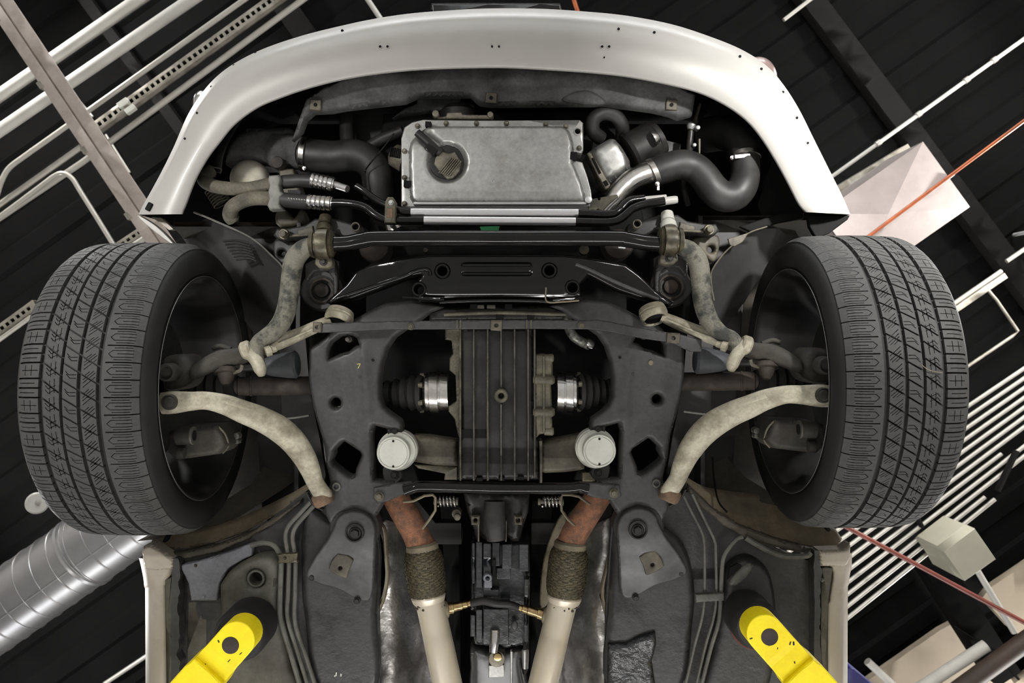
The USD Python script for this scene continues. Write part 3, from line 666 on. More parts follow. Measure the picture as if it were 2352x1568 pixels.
# ---------------------------------------------------------------- bumper
B_OUT = [(318, 492), (330, 468), (345, 442), (372, 392), (400, 335), (432, 262), (470, 205), (510, 165), (560, 133), (620, 106), (700, 80), (780, 60), (860, 43), (950, 30), (1060, 22), (1140, 19), (1240, 20), (1340, 26), (1440, 36), (1540, 55), (1620, 80), (1700, 112), (1760, 150), (1800, 195), (1835, 250), (1870, 320), (1905, 390), (1935, 450), (1953, 492)]
B_IN = [(420, 492), (423, 484), (430, 468), (442, 435), (456, 403), (480, 362), (506, 328), (540, 287), (590, 250), (640, 228), (700, 207), (780, 186), (870, 171), (960, 162), (1060, 158), (1160, 157), (1260, 162), (1360, 169), (1440, 178), (1520, 193), (1600, 213), (1660, 240), (1710, 275), (1745, 315), (1780, 370), (1810, 425), (1832, 468), (1848, 487)]
def resample(P, n, seg=6):
    Q = spline(np.array(P, float), seg); s = np.r_[0, np.cumsum(np.linalg.norm(np.diff(Q, axis=0), axis=1))]
    t = np.linspace(0, s[-1], n); return np.column_stack([np.interp(t, s, Q[:, i]) for i in range(Q.shape[1])])
def bumper():
    n = 170; O, I = resample(B_OUT, n), resample(B_IN, n)
    e = np.linspace(0, 1, n); end = np.clip(np.minimum(e, 1 - e) / .05, 0, 1)
    rows = []
    def row(k, d): rows.append(np.array([X(*(I[i] + (O[i] - I[i]) * k), d if np.isscalar(d) else d[i]) for i in range(n)]))
    row(.012, 1.845); row(.004, 1.815); row(0, 1.803); row(.012, 1.798)
    for k in (.05, .12, .22, .34, .46, .58, .68, .76, .83, .885, .93, .965, .985, .996, 1.0):
        row(k, 1.797 - .012 * math.sin(math.pi * min(k / .8, 1)) + .10 * max(0, k - .52) ** 2 + (.055 * ((k - .885) / .115) ** 2 if k > .885 else 0))
    last = rows[-1]; cen = np.array([0, .2]); out = last[:, :2] - cen; out /= np.linalg.norm(out, axis=1, keepdims=True)
    for dz, o in ((.03, .004), (.08, .008), (.14, .009), (.22, .006), (.32, -.004), (.44, -.03)):
        r = last.copy(); r[:, :2] += out * o; r[:, 2] += dz; rows.append(r)
    V = np.vstack(rows); k = len(rows)
    i, j = np.meshgrid(np.arange(k - 1), np.arange(n - 1), indexing='ij'); i, j = i.ravel(), j.ravel()
    q = np.column_stack([i * n + j, i * n + j + 1, (i + 1) * n + j + 1, (i + 1) * n + j]); f = np.vstack([q[:, [0, 1, 2]], q[:, [0, 2, 3]]])
    m = trimesh.Trimesh(V, f, process=False)
    if m.face_normals[:, 2].sum() > 0: m.invert()
    inn = m.copy(); inn.vertices = m.vertices - m.vertex_normals * .003
    k0 = np.arange(len(V)) // n                       # the lip turns with the painted skin, the back is bare black plastic
    thin = inn.copy(); thin.invert()
    ring_ = [j for j in range(n)] + [r * n + n - 1 for r in range(1, k)] + [(k - 1) * n + j for j in range(n - 2, -1, -1)] + [r * n for r in range(k - 2, 0, -1)]
    nv = len(V); b = []
    for a, c in zip(ring_, ring_[1:] + ring_[:1]): b += [(a, c, c + nv), (a, c + nv, a + nv)]
    skin = trimesh.Trimesh(np.vstack([m.vertices, inn.vertices]), np.vstack([m.faces, b]), process=False)
    return skin, thin
_skin, _back = bumper()
bp = C('bumper', _skin, 'silver_paint', 'silver painted front bumper seen from below', smooth=50)
C('bumper_backing', _back, 'black_void', 'black unpainted back of the bumper', parent=bp)
def loft(A, B, prof, n=120):
    """A strip between two picture polylines A (k=0) and B (k=1); prof: (k, d)."""
    P, Q = resample(A, n), resample(B, n); rows = [np.array([X(*(P[i] + (Q[i] - P[i]) * k), d) for i in range(n)]) for k, d in prof]
    for dz in (.03, .12):
        r = rows[len(prof) - 1].copy(); r[:, 2] += dz; rows.append(r)
    V = np.vstack(rows); k = len(rows)
    i, j = np.meshgrid(np.arange(k - 1), np.arange(n - 1), indexing='ij'); i, j = i.ravel(), j.ravel()
    q = np.column_stack([i * n + j, i * n + j + 1, (i + 1) * n + j + 1, (i + 1) * n + j]); f = np.vstack([q[:, [0, 1, 2]], q[:, [0, 2, 3]]])
    m = trimesh.Trimesh(V, f, process=False)
    if m.face_normals[:, 2].sum() > 0: m.invert()
    t = m.copy(); t.vertices = t.vertices - m.vertex_normals * .003; t.invert()
    return join(m, t)
def on_bumper(x, y):
    q = Point(x, y); o, i_ = LineString(B_OUT).distance(q), LineString(B_IN).distance(q); k = i_ / (o + i_)
    return 1.797 - .012 * math.sin(math.pi * min(k / .8, 1)) + .10 * max(0, k - .52) ** 2 + (.055 * ((k - .885) / .115) ** 2 if k > .885 else 0)
for x, y, r in [(786, 70, 3.2), (587, 122, 3.2), (537, 150, 3), (485, 199, 2.6), (452, 259, 2.6), (424, 318, 2.6), (1421, 66, 3), (1503, 74, 3.2), (1700, 129, 3.2), (1749, 158, 3.2), (1799, 211, 3), (1831, 270, 3), (1856, 328, 2.6), (873, 106, 2.2), (890, 106, 2.2), (1130, 106, 2.2), (1146, 106, 2.2), (1383, 107, 3), (1399, 107, 3), (1388, 131, 1.8)]:
    d = on_bumper(x, y) - .0035
    C('screw_hole', join(disc(x, y, d, .004, r, .0003, 12)), 'black_void', parent=bp)
for x in (1383, 1399, 873, 890): C('hole_rim', ring(x, 106.5, on_bumper(x, 106) - .0038, .004, 4.6, 3.1, 14), 'silver_paint', parent=bp)
C('edge_slot', sheet(rot(341, 474, 10, 20, 28), 1.796, .006, round_=.003), 'black_void', parent=bp)
pb = C('plate_bracket', block([(992, 9), (1240, 7), (1286, 10), (1289, 24), (1284, 40), (996, 40)], 1.93, .10, .004), 'black_plastic', 'black plate bracket sticking out in front of the bumper')
C('bracket_edge', wire([(991, 22, 1.93), (991, 9, 1.928), (1100, 8, 1.928), (1286, 9, 1.928), (1289, 22, 1.93)], 1.1, straight=True), 'rad_grey', parent=pb)
def ellipsoid(c, r, n=3):
    m = trimesh.creation.icosphere(n); m.vertices = m.vertices * r + c; return m
C('headlamp', ellipsoid(X(1738, 190, 2.10), (.052, .066, .06)), 'amber_lens', 'rounded lamp showing past the right shoulder of the bumper')
C('headlamp', ellipsoid(X(470, 247, 1.96), (.022, .04, .05)), 'chrome', 'bright lamp edge showing past the left side of the bumper')

# ---------------------------------------------------------------- body above (hood, cabin): keeps the light out of the engine bay
side = [(-.62, 2.34), (-.55, 2.50), (.0, 2.66), (.55, 2.74), (1.0, 3.08), (2.2, 3.14), (3.0, 2.75), (3.3, 2.60), (3.3, 2.30), (-.62, 2.30)]
sp_ = Polygon([(y, z + CZ) for y, z in side])
bs = trimesh.creation.extrude_polygon(sp_, 1.56, engine='earcut')
bs.vertices = bs.vertices[:, [2, 0, 1]] + [-.036 - .78, 0, 0]
if bs.volume < 0: bs.invert()
C('body_shell', bs, 'silver_paint', 'silver car body above the engine bay', smooth=30)
C('engine_bay_dark_backing', world_box((-.036, .25, CZ + 2.285), (1.5, 1.75, .02)), 'black_void', 'black backing put in for the darkness of the engine bay under the hood')  # black panel put in for the darkness of the engine bay
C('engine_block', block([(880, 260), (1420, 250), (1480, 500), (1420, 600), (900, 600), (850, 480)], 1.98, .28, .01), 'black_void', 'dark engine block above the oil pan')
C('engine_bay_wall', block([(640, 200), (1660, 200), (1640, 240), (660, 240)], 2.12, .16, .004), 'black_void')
for s in (0, 1):
    q = [(560, 520), (700, 520), (720, 800), (690, 1170), (600, 1190)]
    C('chassis_rail', block(q if s == 0 else M(q), 2.02, .24, .01), 'liner', 'dark chassis rail beside the left wheel' if s == 0 else 'dark chassis rail beside the right wheel')
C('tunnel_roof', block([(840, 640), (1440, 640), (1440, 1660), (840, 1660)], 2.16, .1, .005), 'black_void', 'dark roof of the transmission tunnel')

# ---------------------------------------------------------------- wheel arches
def arch(cx, cy, cz, r, x0, x1, a0, a1):
    """Inside of a wheel arch: part of a drum about the axle, a0..a1 degrees from straight up towards the front."""
    n = 40; th = np.radians(np.linspace(a0, a1, n)); V = []
    for x in (x0, x1):
        for rr in (r, r + .012): V.append(np.column_stack([np.full(n, x), cy - rr * np.sin(th), cz + rr * np.cos(th)]))
    V = np.vstack(V); f = []
    for i in range(n - 1):
        for a, b in ((0, 2), (3, 1), (1, 0), (2, 3)):
            f += [(a * n + i, b * n + i, b * n + i + 1), (a * n + i, b * n + i + 1, a * n + i + 1)]
    m = trimesh.Trimesh(V, f, process=False); m.fix_normals(); return m
C('wheel_arch', arch(LC[0], LC[1], CZ + 1.86, .40, -.84, -.52, -78, 76), 'liner_brown', 'dark drum-shaped wheel arch over the left wheel')
C('wheel_arch', arch(RC[0], RC[1], CZ + 1.86, .40, .46, .77, -78, 76), 'liner_brown', 'dark drum-shaped wheel arch over the right wheel')
for (cx, cy), x, nm in ((LC[:2], -.52, 'left'), (RC[:2], .46, 'right')):
    pts = [(cy - .40 * math.sin(t), CZ + 1.86 + .40 * math.cos(t)) for t in np.radians(np.linspace(-84, 80, 30))]
    pg = Polygon(pts).difference(Polygon([(cy - .13, 0), (cy + .17, 0), (cy + .17, CZ + 2.08), (cy - .13, CZ + 2.08)]))
    pg = max(getattr(pg, 'geoms', [pg]), key=lambda g: g.area)
    m = trimesh.creation.extrude_polygon(pg, .01, engine='earcut'); m.vertices = m.vertices[:, [2, 0, 1]] + [x - .005, 0, 0]; m.fix_normals()
    C('arch_side', m, 'liner', f'dark inner wall of the {nm} wheel arch')
def ramp(x0, y0, x1, y1, d0, d1):
    """Height ramp along the picture direction (x0, y0) -> (x1, y1)."""
    L2 = (x1 - x0) ** 2 + (y1 - y0) ** 2
    return lambda x, y: d0 + (d1 - d0) * np.clip(((x - x0) * (x1 - x0) + (y - y0) * (y1 - y0)) / L2, 0, 1)
lf = C('arch_liner', sheet([(428, 488), (448, 487), (480, 500), (520, 518), (556, 534), (592, 556), (622, 584), (646, 608), (654, 628), (650, 690), (640, 760), (610, 800), (560, 800), (440, 640), (350, 520), (345, 500), (372, 510), (400, 500)], 1.86, .012, fn=ramp(600, 540, 470, 640, 0, .16), res=.02), 'liner', 'dark plastic wheel arch liner in front of the left wheel')
C('liner_edge', wire([(445, 487, 1.855), (480, 501, 1.855), (556, 535, 1.855), (592, 557, 1.855), (622, 585, 1.855), (645, 608, 1.855), (654, 630, 1.86), (653, 660, 1.87)], 2.2), 'line_grey', parent=lf)
for k in range(7):
    x, y = 513 + 5 * k, 552 + 7 * k
    C('louvre', tube([(x, y + 2, 1.885), (x + 30, y, 1.878), (x + 58 - 2 * k, y + 6, 1.88)], 2.6, n=8), 'black_plastic', parent=lf)
C('fender_lip', sheet(curve([(322, 496), (360, 520), (396, 556), (392, 560), (352, 530), (318, 500)], 4), 1.835, .02, edge=(.002, .002)), 'silver_paint', 'white fender lip below the left end of the bumper')
C('fender_scrap', sheet([(346, 498), (370, 500), (398, 526), (388, 528), (372, 514)], 1.86, .02), 'sill_paint', 'pale inner fender scrap below the left end of the bumper')
rf = C('arch_liner', sheet([(1600, 700), (1636, 640), (1655, 592), (1690, 558), (1730, 535), (1790, 512), (1840, 506), (1870, 500), (1900, 540), (1860, 560), (1780, 640), (1710, 760), (1680, 780), (1640, 770)], 1.88, .012, fn=ramp(1650, 560, 1780, 640, 0, .15), res=.02), 'liner', 'dark wheel arch liner in front of the right wheel')
C('liner_edge', wire([(1762, 520, 1.865), (1720, 535, 1.865), (1680, 565, 1.865), (1652, 595, 1.865), (1634, 625, 1.87), (1634, 655, 1.875), (1640, 690, 1.88)], 1.8), 'bracket_grey', parent=rf)
C('liner_tab', sheet([(1672, 548), (1720, 534), (1706, 556), (1688, 566), (1676, 562)], 1.862, .006, edge=(.002, .002)), 'bracket_grey', parent=rf)
C('fender_lip', sheet([(1856, 494), (1953, 494), (1948, 504), (1905, 536), (1876, 548), (1860, 520)], 1.84, .015, edge=(.003, .003)), 'black_void', 'dark fender corner under the right end of the bumper')
for s in (0, 1):
    q = [(640, 760), (700, 760), (712, 900), (735, 1010), (748, 1090), (735, 1150), (690, 1120), (650, 1000)]
    C('fender_panel', sheet(q if s == 0 else M(q), 1.97, .02, res=.03), 'liner', 'dark inner fender left of the subframe' if s == 0 else 'dark inner fender right of the subframe')

# ---------------------------------------------------------------- floor, sills, rear edges of the wheel arches
FPL = sheet([(395, 1300), (560, 1240), (700, 1130), (760, 1130), (862, 1180), (872, 1280), (868, 1420), (872, 1600), (395, 1600)], 1.825, .03, res=.03,
            fn=lambda x, y: .006 * np.sin(x * .03) * np.sin(y * .017))
C('floor_pan', FPL, 'floor_pan', 'dark undersealed floor pan at lower left')
FPR = sheet([(1405, 1190), (1560, 1130), (1600, 1130), (1700, 1230), (1890, 1300), (1890, 1600), (1392, 1600), (1392, 1400)], 1.825, .03, res=.03,
            fn=lambda x, y: .006 * np.sin(x * .03) * np.sin(y * .017))
C('floor_pan', FPR, 'floor_pan', 'dark undersealed floor pan at lower right')
C('floor_panel', sheet(curve([(700, 1170), (760, 1200), (850, 1230), (866, 1300), (860, 1420), (862, 1590), (728, 1590), (700, 1440), (690, 1330)], 4), 1.80, .03, edge=(.02, .012), res=.03), 'wet_dark', 'oily dark floor panel left of the exhaust')
C('floor_panel', sheet(curve([(1420, 1190), (1500, 1200), (1570, 1250), (1596, 1340), (1592, 1440), (1560, 1590), (1400, 1590), (1400, 1400)], 4), 1.80, .03, edge=(.02, .012), res=.03), 'wet_dark', 'oily dark floor panel right of the exhaust')
C('tar_patch', sheet([(1397, 1480), (1440, 1478), (1470, 1462), (1506, 1452), (1508, 1482), (1498, 1520), (1510, 1600), (1396, 1600)], 1.79, .012, edge=(.012, .008), res=.01,
    fn=lambda x, y: -.005 * meshkit.fbm(np.column_stack([x * .09, y * .09, x * 0]), 3, 4)), 'tar', 'shiny black tar patch at the bottom right of the exhaust')
for x, y, l in ((772, 1548, 9), (783, 1550, 7), (769, 1552, 4)): C('paint_tick', block(rot(x, y, 3, l, 6), 1.798, .004, .0005), 'white_mount')
ol = C('floor_rail', sheet(curve([(500, 1380), (504, 1340), (540, 1300), (590, 1276), (630, 1280), (642, 1310), (640, 1400), (664, 1520), (680, 1600), (520, 1600)], 4), 1.79, .05, holes=[circ(587, 1329, 15)], edge=(.022, .02), res=.018), 'rail_grey', 'grey pressed floor rail above the left lift pad')
C('hole_collar', ring(587, 1329, 1.789, .012, 20, 15), 'rail_grey', parent=ol); C('hole_bottom', disc(587, 1329, 1.835, .01, 20), 'black_void', parent=ol)
orr = C('floor_rail', sheet(curve([(1660, 1350), (1680, 1300), (1720, 1280), (1760, 1300), (1780, 1340), (1788, 1400), (1790, 1460), (1760, 1600), (1620, 1600), (1650, 1450)], 4), 1.79, .05, edge=(.025, .022), res=.018), 'floor_pan', 'dark pressed floor rail above the right lift pad')
C('rail_dimple', sheet(circ(1702, 1325, 36, 24, 16) if 0 else [(1676 + 4 * 0, 1340), (1690, 1316), (1712, 1298), (1728, 1294), (1730, 1306), (1716, 1328), (1694, 1346), (1680, 1348)], 1.783, .01, edge=(.012, .007), res=.01, round_=.004), 'line_grey', 'smooth grey bulge on the right floor rail', parent=orr)
C('rail_slot', sheet([(1672, 1330), (1676, 1304), (1694, 1294), (1704, 1298), (1684, 1318)], 1.786, .006), 'black_void', parent=orr)
gp = C('closing_plate', sheet([(414, 1298), (450, 1290), (520, 1268), (580, 1246), (578, 1276), (560, 1284), (524, 1306), (504, 1340), (498, 1380), (438, 1380), (432, 1340), (416, 1308)], 1.80, .02, edge=(.004, .004), res=.02), 'primer_grey', 'grey primered closing plate behind the left wheel arch')
C('plate_bolt', bolt(448, 1299, 1.80, 4, .003), 'pin_steel', parent=gp); C('plate_bolt', bolt(467, 1371, 1.80, 5, .003), 'primer_grey', parent=gp)
C('sill_strip', block([(432, 1382), (474, 1382), (474, 1600), (428, 1600)], 1.82, .03), 'rail_grey', 'grey inner sill strip behind the left lift arm'); C('sill_strip', block([(482, 1382), (496, 1382), (496, 1600), (482, 1600)], 1.822, .03), 'sub_dark')
SPROF = [(0, 1.83), (0, 1.806), (.04, 1.80), (.15, 1.797), (.4, 1.795), (.62, 1.798), (.78, 1.805), (.88, 1.815), (.95, 1.828), (1.0, 1.85)]
sl = C('sill', loft([(399, 1292), (393, 1316), (380, 1345), (380, 1440), (384, 2350)], [(322, 1280), (328, 1305), (334, 1345), (337, 1450), (338, 2350)], SPROF), 'sill_paint', 'beige painted sill and fender end behind the left wheel', smooth=60)
C('fender_end', sheet([(322, 1270), (326, 1256), (346, 1250), (398, 1284), (397, 1310), (360, 1312), (330, 1308)], 1.788, .04, edge=(.009, .010), res=.006), 'sill_paint', parent=sl)
def ragged(x0, y0, y1, w, seed):
    y1 = 1588; yy = np.linspace(y0, y1, 70); q = lambda o: meshkit.fbm(np.column_stack([yy * .05, yy * 0 + o, yy * 0]), 3, seed)
    L, R = x0 - w / 2 + 5 * (q(3.3) - .5), x0 + w / 2 + 14 * (q(8.1) - .5)
    return list(zip(L, yy)) + list(zip(R, yy))[::-1]
C('sill_seam', sheet(ragged(402, 1282, 1600, 15, 1), 1.793, .03, res=.012), 'sub_grey', 'torn dark seam along the left sill')
C('sill_flange', block([(378, 1330), (394, 1326), (396, 1470), (400, 1600), (384, 1600), (380, 1440)], 1.796, .02, .003), 'rail_grey', parent=sl)
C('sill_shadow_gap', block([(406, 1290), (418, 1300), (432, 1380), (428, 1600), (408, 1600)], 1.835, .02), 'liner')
sr = C('sill', loft([(1886, 1280), (1912, 1312), (1904, 1380), (1900, 1480), (1902, 2350)], [(1957, 1270), (1956, 1302), (1950, 1338), (1947, 1450), (1948, 2350)], SPROF), 'sill_paint', 'beige painted sill and fender end behind the right wheel', smooth=60)
C('fender_end', sheet([(1882, 1264), (1940, 1262), (1957, 1250), (1957, 1282), (1944, 1304), (1884, 1302)], 1.788, .04, edge=(.009, .010), res=.006), 'sill_paint', parent=sr)
C('sill_seam', sheet(ragged(1878, 1264, 1600, 16, 2), 1.793, .03, res=.012), 'sub_grey', 'torn dark seam along the right sill')
C('sill_flange', block([(1888, 1304), (1914, 1304), (1904, 1380), (1900, 1480), (1900, 1600), (1886, 1600)], 1.796, .02, .003), 'rail_grey', parent=sr)
C('sill_bolt', bolt(1890, 1333, 1.794, 5, .004), 'line_grey', parent=sr)
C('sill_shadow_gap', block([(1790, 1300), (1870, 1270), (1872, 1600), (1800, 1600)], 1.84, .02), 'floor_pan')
# curved rear edges of the arches, flange and lip
la = C('arch_edge', sheet([(352, 1232), (420, 1226), (480, 1216), (540, 1196), (600, 1170), (660, 1140), (712, 1108), (716, 1124), (690, 1146), (640, 1180), (560, 1226), (490, 1250), (420, 1264), (350, 1268), (326, 1276), (334, 1246)], 1.83, .02, edge=(.01, .008), res=.015, fn=ramp(520, 1150, 540, 1250, .07, 0)), 'liner_tan', 'dusty tan rear edge of the left wheel arch')
C('arch_lip', sheet([(330, 1276), (420, 1266), (500, 1250), (580, 1218), (650, 1178), (692, 1146), (690, 1156), (640, 1196), (570, 1240), (500, 1270), (430, 1284), (400, 1288), (352, 1290), (332, 1284)], 1.812, .02, edge=(.008, .008), res=.012), 'liner_brown', parent=la)
C('arch_clip', block(rot(379, 1238, 7, 16, 28), 1.826, .02), 'black_void', parent=la)
ra = C('arch_edge', sheet([(1580, 1100), (1620, 1124), (1640, 1132), (1700, 1142), (1770, 1150), (1830, 1172), (1890, 1196), (1940, 1226), (1950, 1246), (1930, 1266), (1860, 1262), (1780, 1240), (1700, 1210), (1640, 1172), (1590, 1128)], 1.83, .02, edge=(.01, .008), res=.015, fn=ramp(1760, 1150, 1740, 1240, .07, 0)), 'liner_tan', 'dusty tan rear edge of the right wheel arch')
C('arch_lip', sheet([(1582, 1112), (1640, 1168), (1700, 1206), (1780, 1236), (1860, 1258), (1946, 1262), (1946, 1272), (1860, 1274), (1800, 1262), (1730, 1244), (1660, 1206), (1610, 1166), (1582, 1130)], 1.812, .02, edge=(.008, .008), res=.012), 'liner_brown', parent=ra)
C('arch_clip', block(rot(1902, 1213, 7, 16, -35), 1.826, .02), 'black_void', parent=ra)
C('arch_seam', wire([(1637, 1050, 1.93), (1640, 1100, 1.9), (1650, 1150, 1.845), (1670, 1176, 1.823)], 2.2), 'black_void', parent=ra)
for k, (p, lb) in enumerate((([(345, 1226), (480, 1212), (560, 1180), (640, 1130), (700, 1080), (690, 1000), (620, 1010), (560, 1120), (470, 1180)], 'brown rear wall of the left wheel arch'),
                             ([(1585, 1105), (1585, 1010), (1660, 1020), (1720, 1100), (1800, 1150), (1880, 1190), (1840, 1176), (1760, 1148), (1640, 1128)], 'brown rear wall of the right wheel arch'))):
    C('arch_wall', sheet(p, 1.93, .02, res=.03, fn=ramp(560, 1220, 600, 1040, -.07, .15) if k == 0 else ramp(1700, 1180, 1640, 1040, -.07, .15)), 'liner_brown', lb)

# ---------------------------------------------------------------- brake and fuel lines
for i, p in enumerate(([(576, 1252, 1.795), (604, 1246, 1.793), (626, 1250, 1.793), (640, 1266, 1.793), (646, 1290, 1.793), (644, 1360, 1.79), (645, 1420, 1.79), (668, 1500, 1.79), (700, 1610, 1.79)],
                       [(716, 1150, 1.81), (690, 1178, 1.80), (664, 1206, 1.795), (656, 1230, 1.793), (660, 1262, 1.793), (664, 1290, 1.793), (662, 1360, 1.79), (661, 1420, 1.79), (685, 1500, 1.79), (718, 1610, 1.79)],
                       [(730, 1152, 1.81), (704, 1180, 1.80), (680, 1208, 1.795), (672, 1232, 1.793), (676, 1262, 1.793), (679, 1290, 1.793), (678, 1360, 1.79), (678, 1430, 1.79), (702, 1505, 1.79), (736, 1610, 1.79)])):
    C('brake_line', tube(p, (6.2, 5.2, 5.2)[i], n=10), 'line_grey', ('grey brake line nearest the left sill', 'middle grey brake line on the left', 'grey brake line on the left nearest the exhaust')[i])
lb_ = C('line_bracket', sheet([(634, 1273), (684, 1270), (682, 1284), (684, 1293), (636, 1294), (640, 1284)], 1.779, .012, edge=(.003, .003)), 'bushing', 'small clamp across the left brake lines')
C('bracket_screw', bolt(654, 1282, 1.779, 4, .003), 'pin_steel', parent=lb_)
for i, p in enumerate(([(1570, 1138, 1.80), (1590, 1178, 1.795), (1612, 1222, 1.79), (1618, 1260, 1.79), (1618, 1368, 1.79), (1612, 1420, 1.79), (1596, 1480, 1.79), (1568, 1600, 1.79)],
                       [(1590, 1134, 1.80), (1620, 1196, 1.795), (1641, 1240, 1.79), (1644, 1270, 1.79), (1645, 1370, 1.79), (1638, 1422, 1.79), (1620, 1484, 1.79), (1592, 1600, 1.79)],
                       [(1706, 1232, 1.79), (1692, 1238, 1.79), (1674, 1258, 1.79), (1662, 1280, 1.788), (1658, 1310, 1.788), (1655, 1380, 1.788), (1650, 1430, 1.788), (1632, 1490, 1.79), (1604, 1600, 1.79)])):
    C('brake_line', tube(p, (3.4, 3.4, 5.0)[i], n=10), 'line_grey', ('thin brake line on the right nearest the exhaust', 'middle thin brake line on the right', 'thicker fuel line nearest the right sill')[i])
C('line_bracket', sheet([(1598, 1365), (1664, 1362), (1664, 1380), (1598, 1384)], 1.777, .012, edge=(.003, .003)), 'line_grey', 'small clamp across the right brake lines')
C('drain_hose', tube([(1712, 1234, 1.80), (1760, 1262, 1.80), (1800, 1276, 1.80), (1850, 1276, 1.80), (1862, 1268, 1.80)], 7, n=10), 'line_grey', 'grey hose along the rear edge of the right wheel arch')
# ---------------------------------------------------------------- under the nose
rp = C('radiator_panel', sheet([(668, 320), (684, 272), (700, 226), (740, 196), (800, 170), (900, 150), (1160, 140), (1400, 155), (1540, 182), (1600, 215), (1592, 262), (1560, 270), (1542, 262), (1500, 252), (1440, 244), (1380, 238), (1200, 239), (1128, 240), (1100, 236), (1080, 218), (960, 218), (930, 232), (860, 240), (790, 248), (760, 254), (718, 256), (700, 272), (690, 300)], 1.865, .03, edge=(.012, .014), res=.02,
       fn=lambda x, y: .012 * s01((185 - y) / 40) + .003 * np.sin(x * .035)), 'rad_grey', 'dusty grey radiator support panel behind the bumper lip')
C('panel_relief', sheet(curve([(1290, 226), (1330, 206), (1368, 212), (1392, 232), (1380, 238), (1330, 236)], 4), 1.858, .01, edge=(.01, .006)), 'rad_grey', parent=rp)
for x, y in ((724, 240), (1128, 224), (1543, 240)):
    C('panel_clip', block(rot(x, y, 26, 24, 4), 1.858, .012, .003), 'bracket_grey', parent=rp); C('clip_hole', disc(x, y, 1.8555, .004, 4.2, .0004, 12), 'black_void', parent=rp)
C('air_duct', sheet([(958, 222), (1056, 220), (1056, 230), (1090, 240), (1080, 252), (980, 254), (920, 262), (900, 270), (930, 246), (956, 236)], 1.95, .03, edge=(.006, .006)), 'rad_grey', 'dark plastic strip below the radiator panel')
C('pulley', lathe(X(1052, 262, 1.95) - [0, .02, 0], X(1052, 262, 1.95) + [0, .05, 0], [(0, .03), (.2, .045), (1, .045)], 24), 'gear_dark')
C('engine_cover', sheet(curve([(790, 210), (900, 232), (930, 250), (925, 290), (900, 330), (850, 360), (820, 340), (800, 270)], 4), 2.03, .03, edge=(.02, .02)), 'black_plastic')
# oil pan
OP = [(921, 318), (928, 292), (946, 280), (972, 274), (1100, 276), (1332, 275), (1340, 282), (1340, 345), (1336, 352), (1322, 350), (1322, 368), (1338, 372), (1348, 400), (1358, 436), (1360, 452), (1357, 474), (935, 476), (921, 474)]
op = C('oil_pan_flange', block(OP, 1.797, .05, .003, holes=[circ(1327, 301, 6.5, 14)]), 'alu', 'bright aluminium engine oil pan with a ribbed drain cover')
PAN = [(936, 345), (942, 322), (962, 300), (985, 286), (1100, 286), (1290, 286), (1308, 296), (1318, 320), (1320, 345), (1318, 372), (1332, 400), (1346, 440), (1350, 468), (950, 470), (938, 450)]
def panfn(x, y):
    ch = np.abs((x - 960) * .60 - (y - 305) * .80) ; t = (x - 960) * .80 + (y - 305) * .60
    groove = .012 * (1 - s01((ch - 11) / 8)) * (t > 0) * (t < 90)
    well = .014 * (1 - s01((np.hypot(x - 1026, y - 372) - 40) / 8))
    rect = -.0008 * s01((60 - np.abs(x - 1138)) / 2.5) * s01((31 - np.abs(y - 340)) / 2.5)
    return np.maximum(groove, well) + rect + .0006 * (y > 384)
C('oil_pan', sheet(PAN, 1.778, .04, edge=(.012, .014), fn=panfn, res=.0055), 'alu', parent=op, smooth=45)
C('pan_edge_highlight', tube([(950, 467, 1.784), (1346, 467, 1.784)], 4, straight=True, n=10), 'alu_tube', parent=op)  # paler tube puts the bright reflection along the pan edge into the colour
dcv = C('drain_cover', sheet([(1000, 360), (1012, 345), (1030, 352), (1045, 348), (1060, 372), (1055, 392), (1040, 408), (1026, 410), (1008, 392), (996, 376)], 1.779, .02, edge=(.003, .004), res=.008), 'alu_grimy', 'grimy ribbed drain cover in the oil pan well', parent=op)
for k in range(6):
    x, y = 1013 + 4.6 * k, 395 + 1.0 * k - 0
    C('cover_rib', block(rot(x + 9, y - 16 + k * .6, 46, 2.4, -51), 1.774, .008, .0005), 'alu_grimy', parent=op)
C('well_floor', disc(1026, 372, 1.7885, .006, 40), 'gear_dark', parent=op)
C('sensor_lead', tube([(958, 304, 1.785), (985, 328, 1.78), (1012, 352, 1.778)], 9, flat=.6), 'gear_dark', parent=op)
C('sensor_clip', block(rot(990, 342, 28, 16, 40), 1.77, .012, .002), 'gloss_black', parent=op)
for x, y in ((958, 287), (1024, 281), (1094, 281), (1163, 281), (1254, 284), (1300, 288), (1331, 338), (928, 345), (928, 406), (928, 466)): C('pan_bolt', bolt(x, y, 1.795, 6, .008), 'alu_grimy', parent=op)
for x, y, w, h in ((983, 284, 13, 11), (1318, 357, 15, 17), (935, 421, 16, 14)): C('pan_notch', block(rot(x, y, w, h, 4), 1.776, .02, .001), 'black_void', parent=op)
C('corner_hole_rim', ring(1327, 301, 1.793, .006, 9, 6.5), 'alu', parent=op)
C('pan_stub', disc(1352, 458, 1.775, .03, 9), 'alu_tube', parent=op)
tx = meshkit.text_mesh('OMP', .0062, .0008); tx.vertices = tx.vertices * [1, -1, 1]; tx.invert(); tx.apply_translation(X(1121, 421, 1.7775) - [0, 0, .0005])
C('cast_mark', tx, 'alu_tube', 'small cast letters on the oil pan', parent=op, smooth=False)
ub = C('engine_bracket', sheet([(1004, 268), (1024, 266), (1026, 258), (1060, 257), (1062, 262), (1118, 263), (1130, 270), (1128, 273), (1004, 273)], 1.80, .03, edge=(.003, .004), res=.01), 'alu_grimy', 'grimy cast bracket above the oil pan')
C('bracket_post', disc(1126, 262, 1.79, .03, 7), 'alu_grimy', parent=ub); C('bracket_post', disc(1000, 260, 1.79, .03, 8), 'alu_grimy', parent=ub)
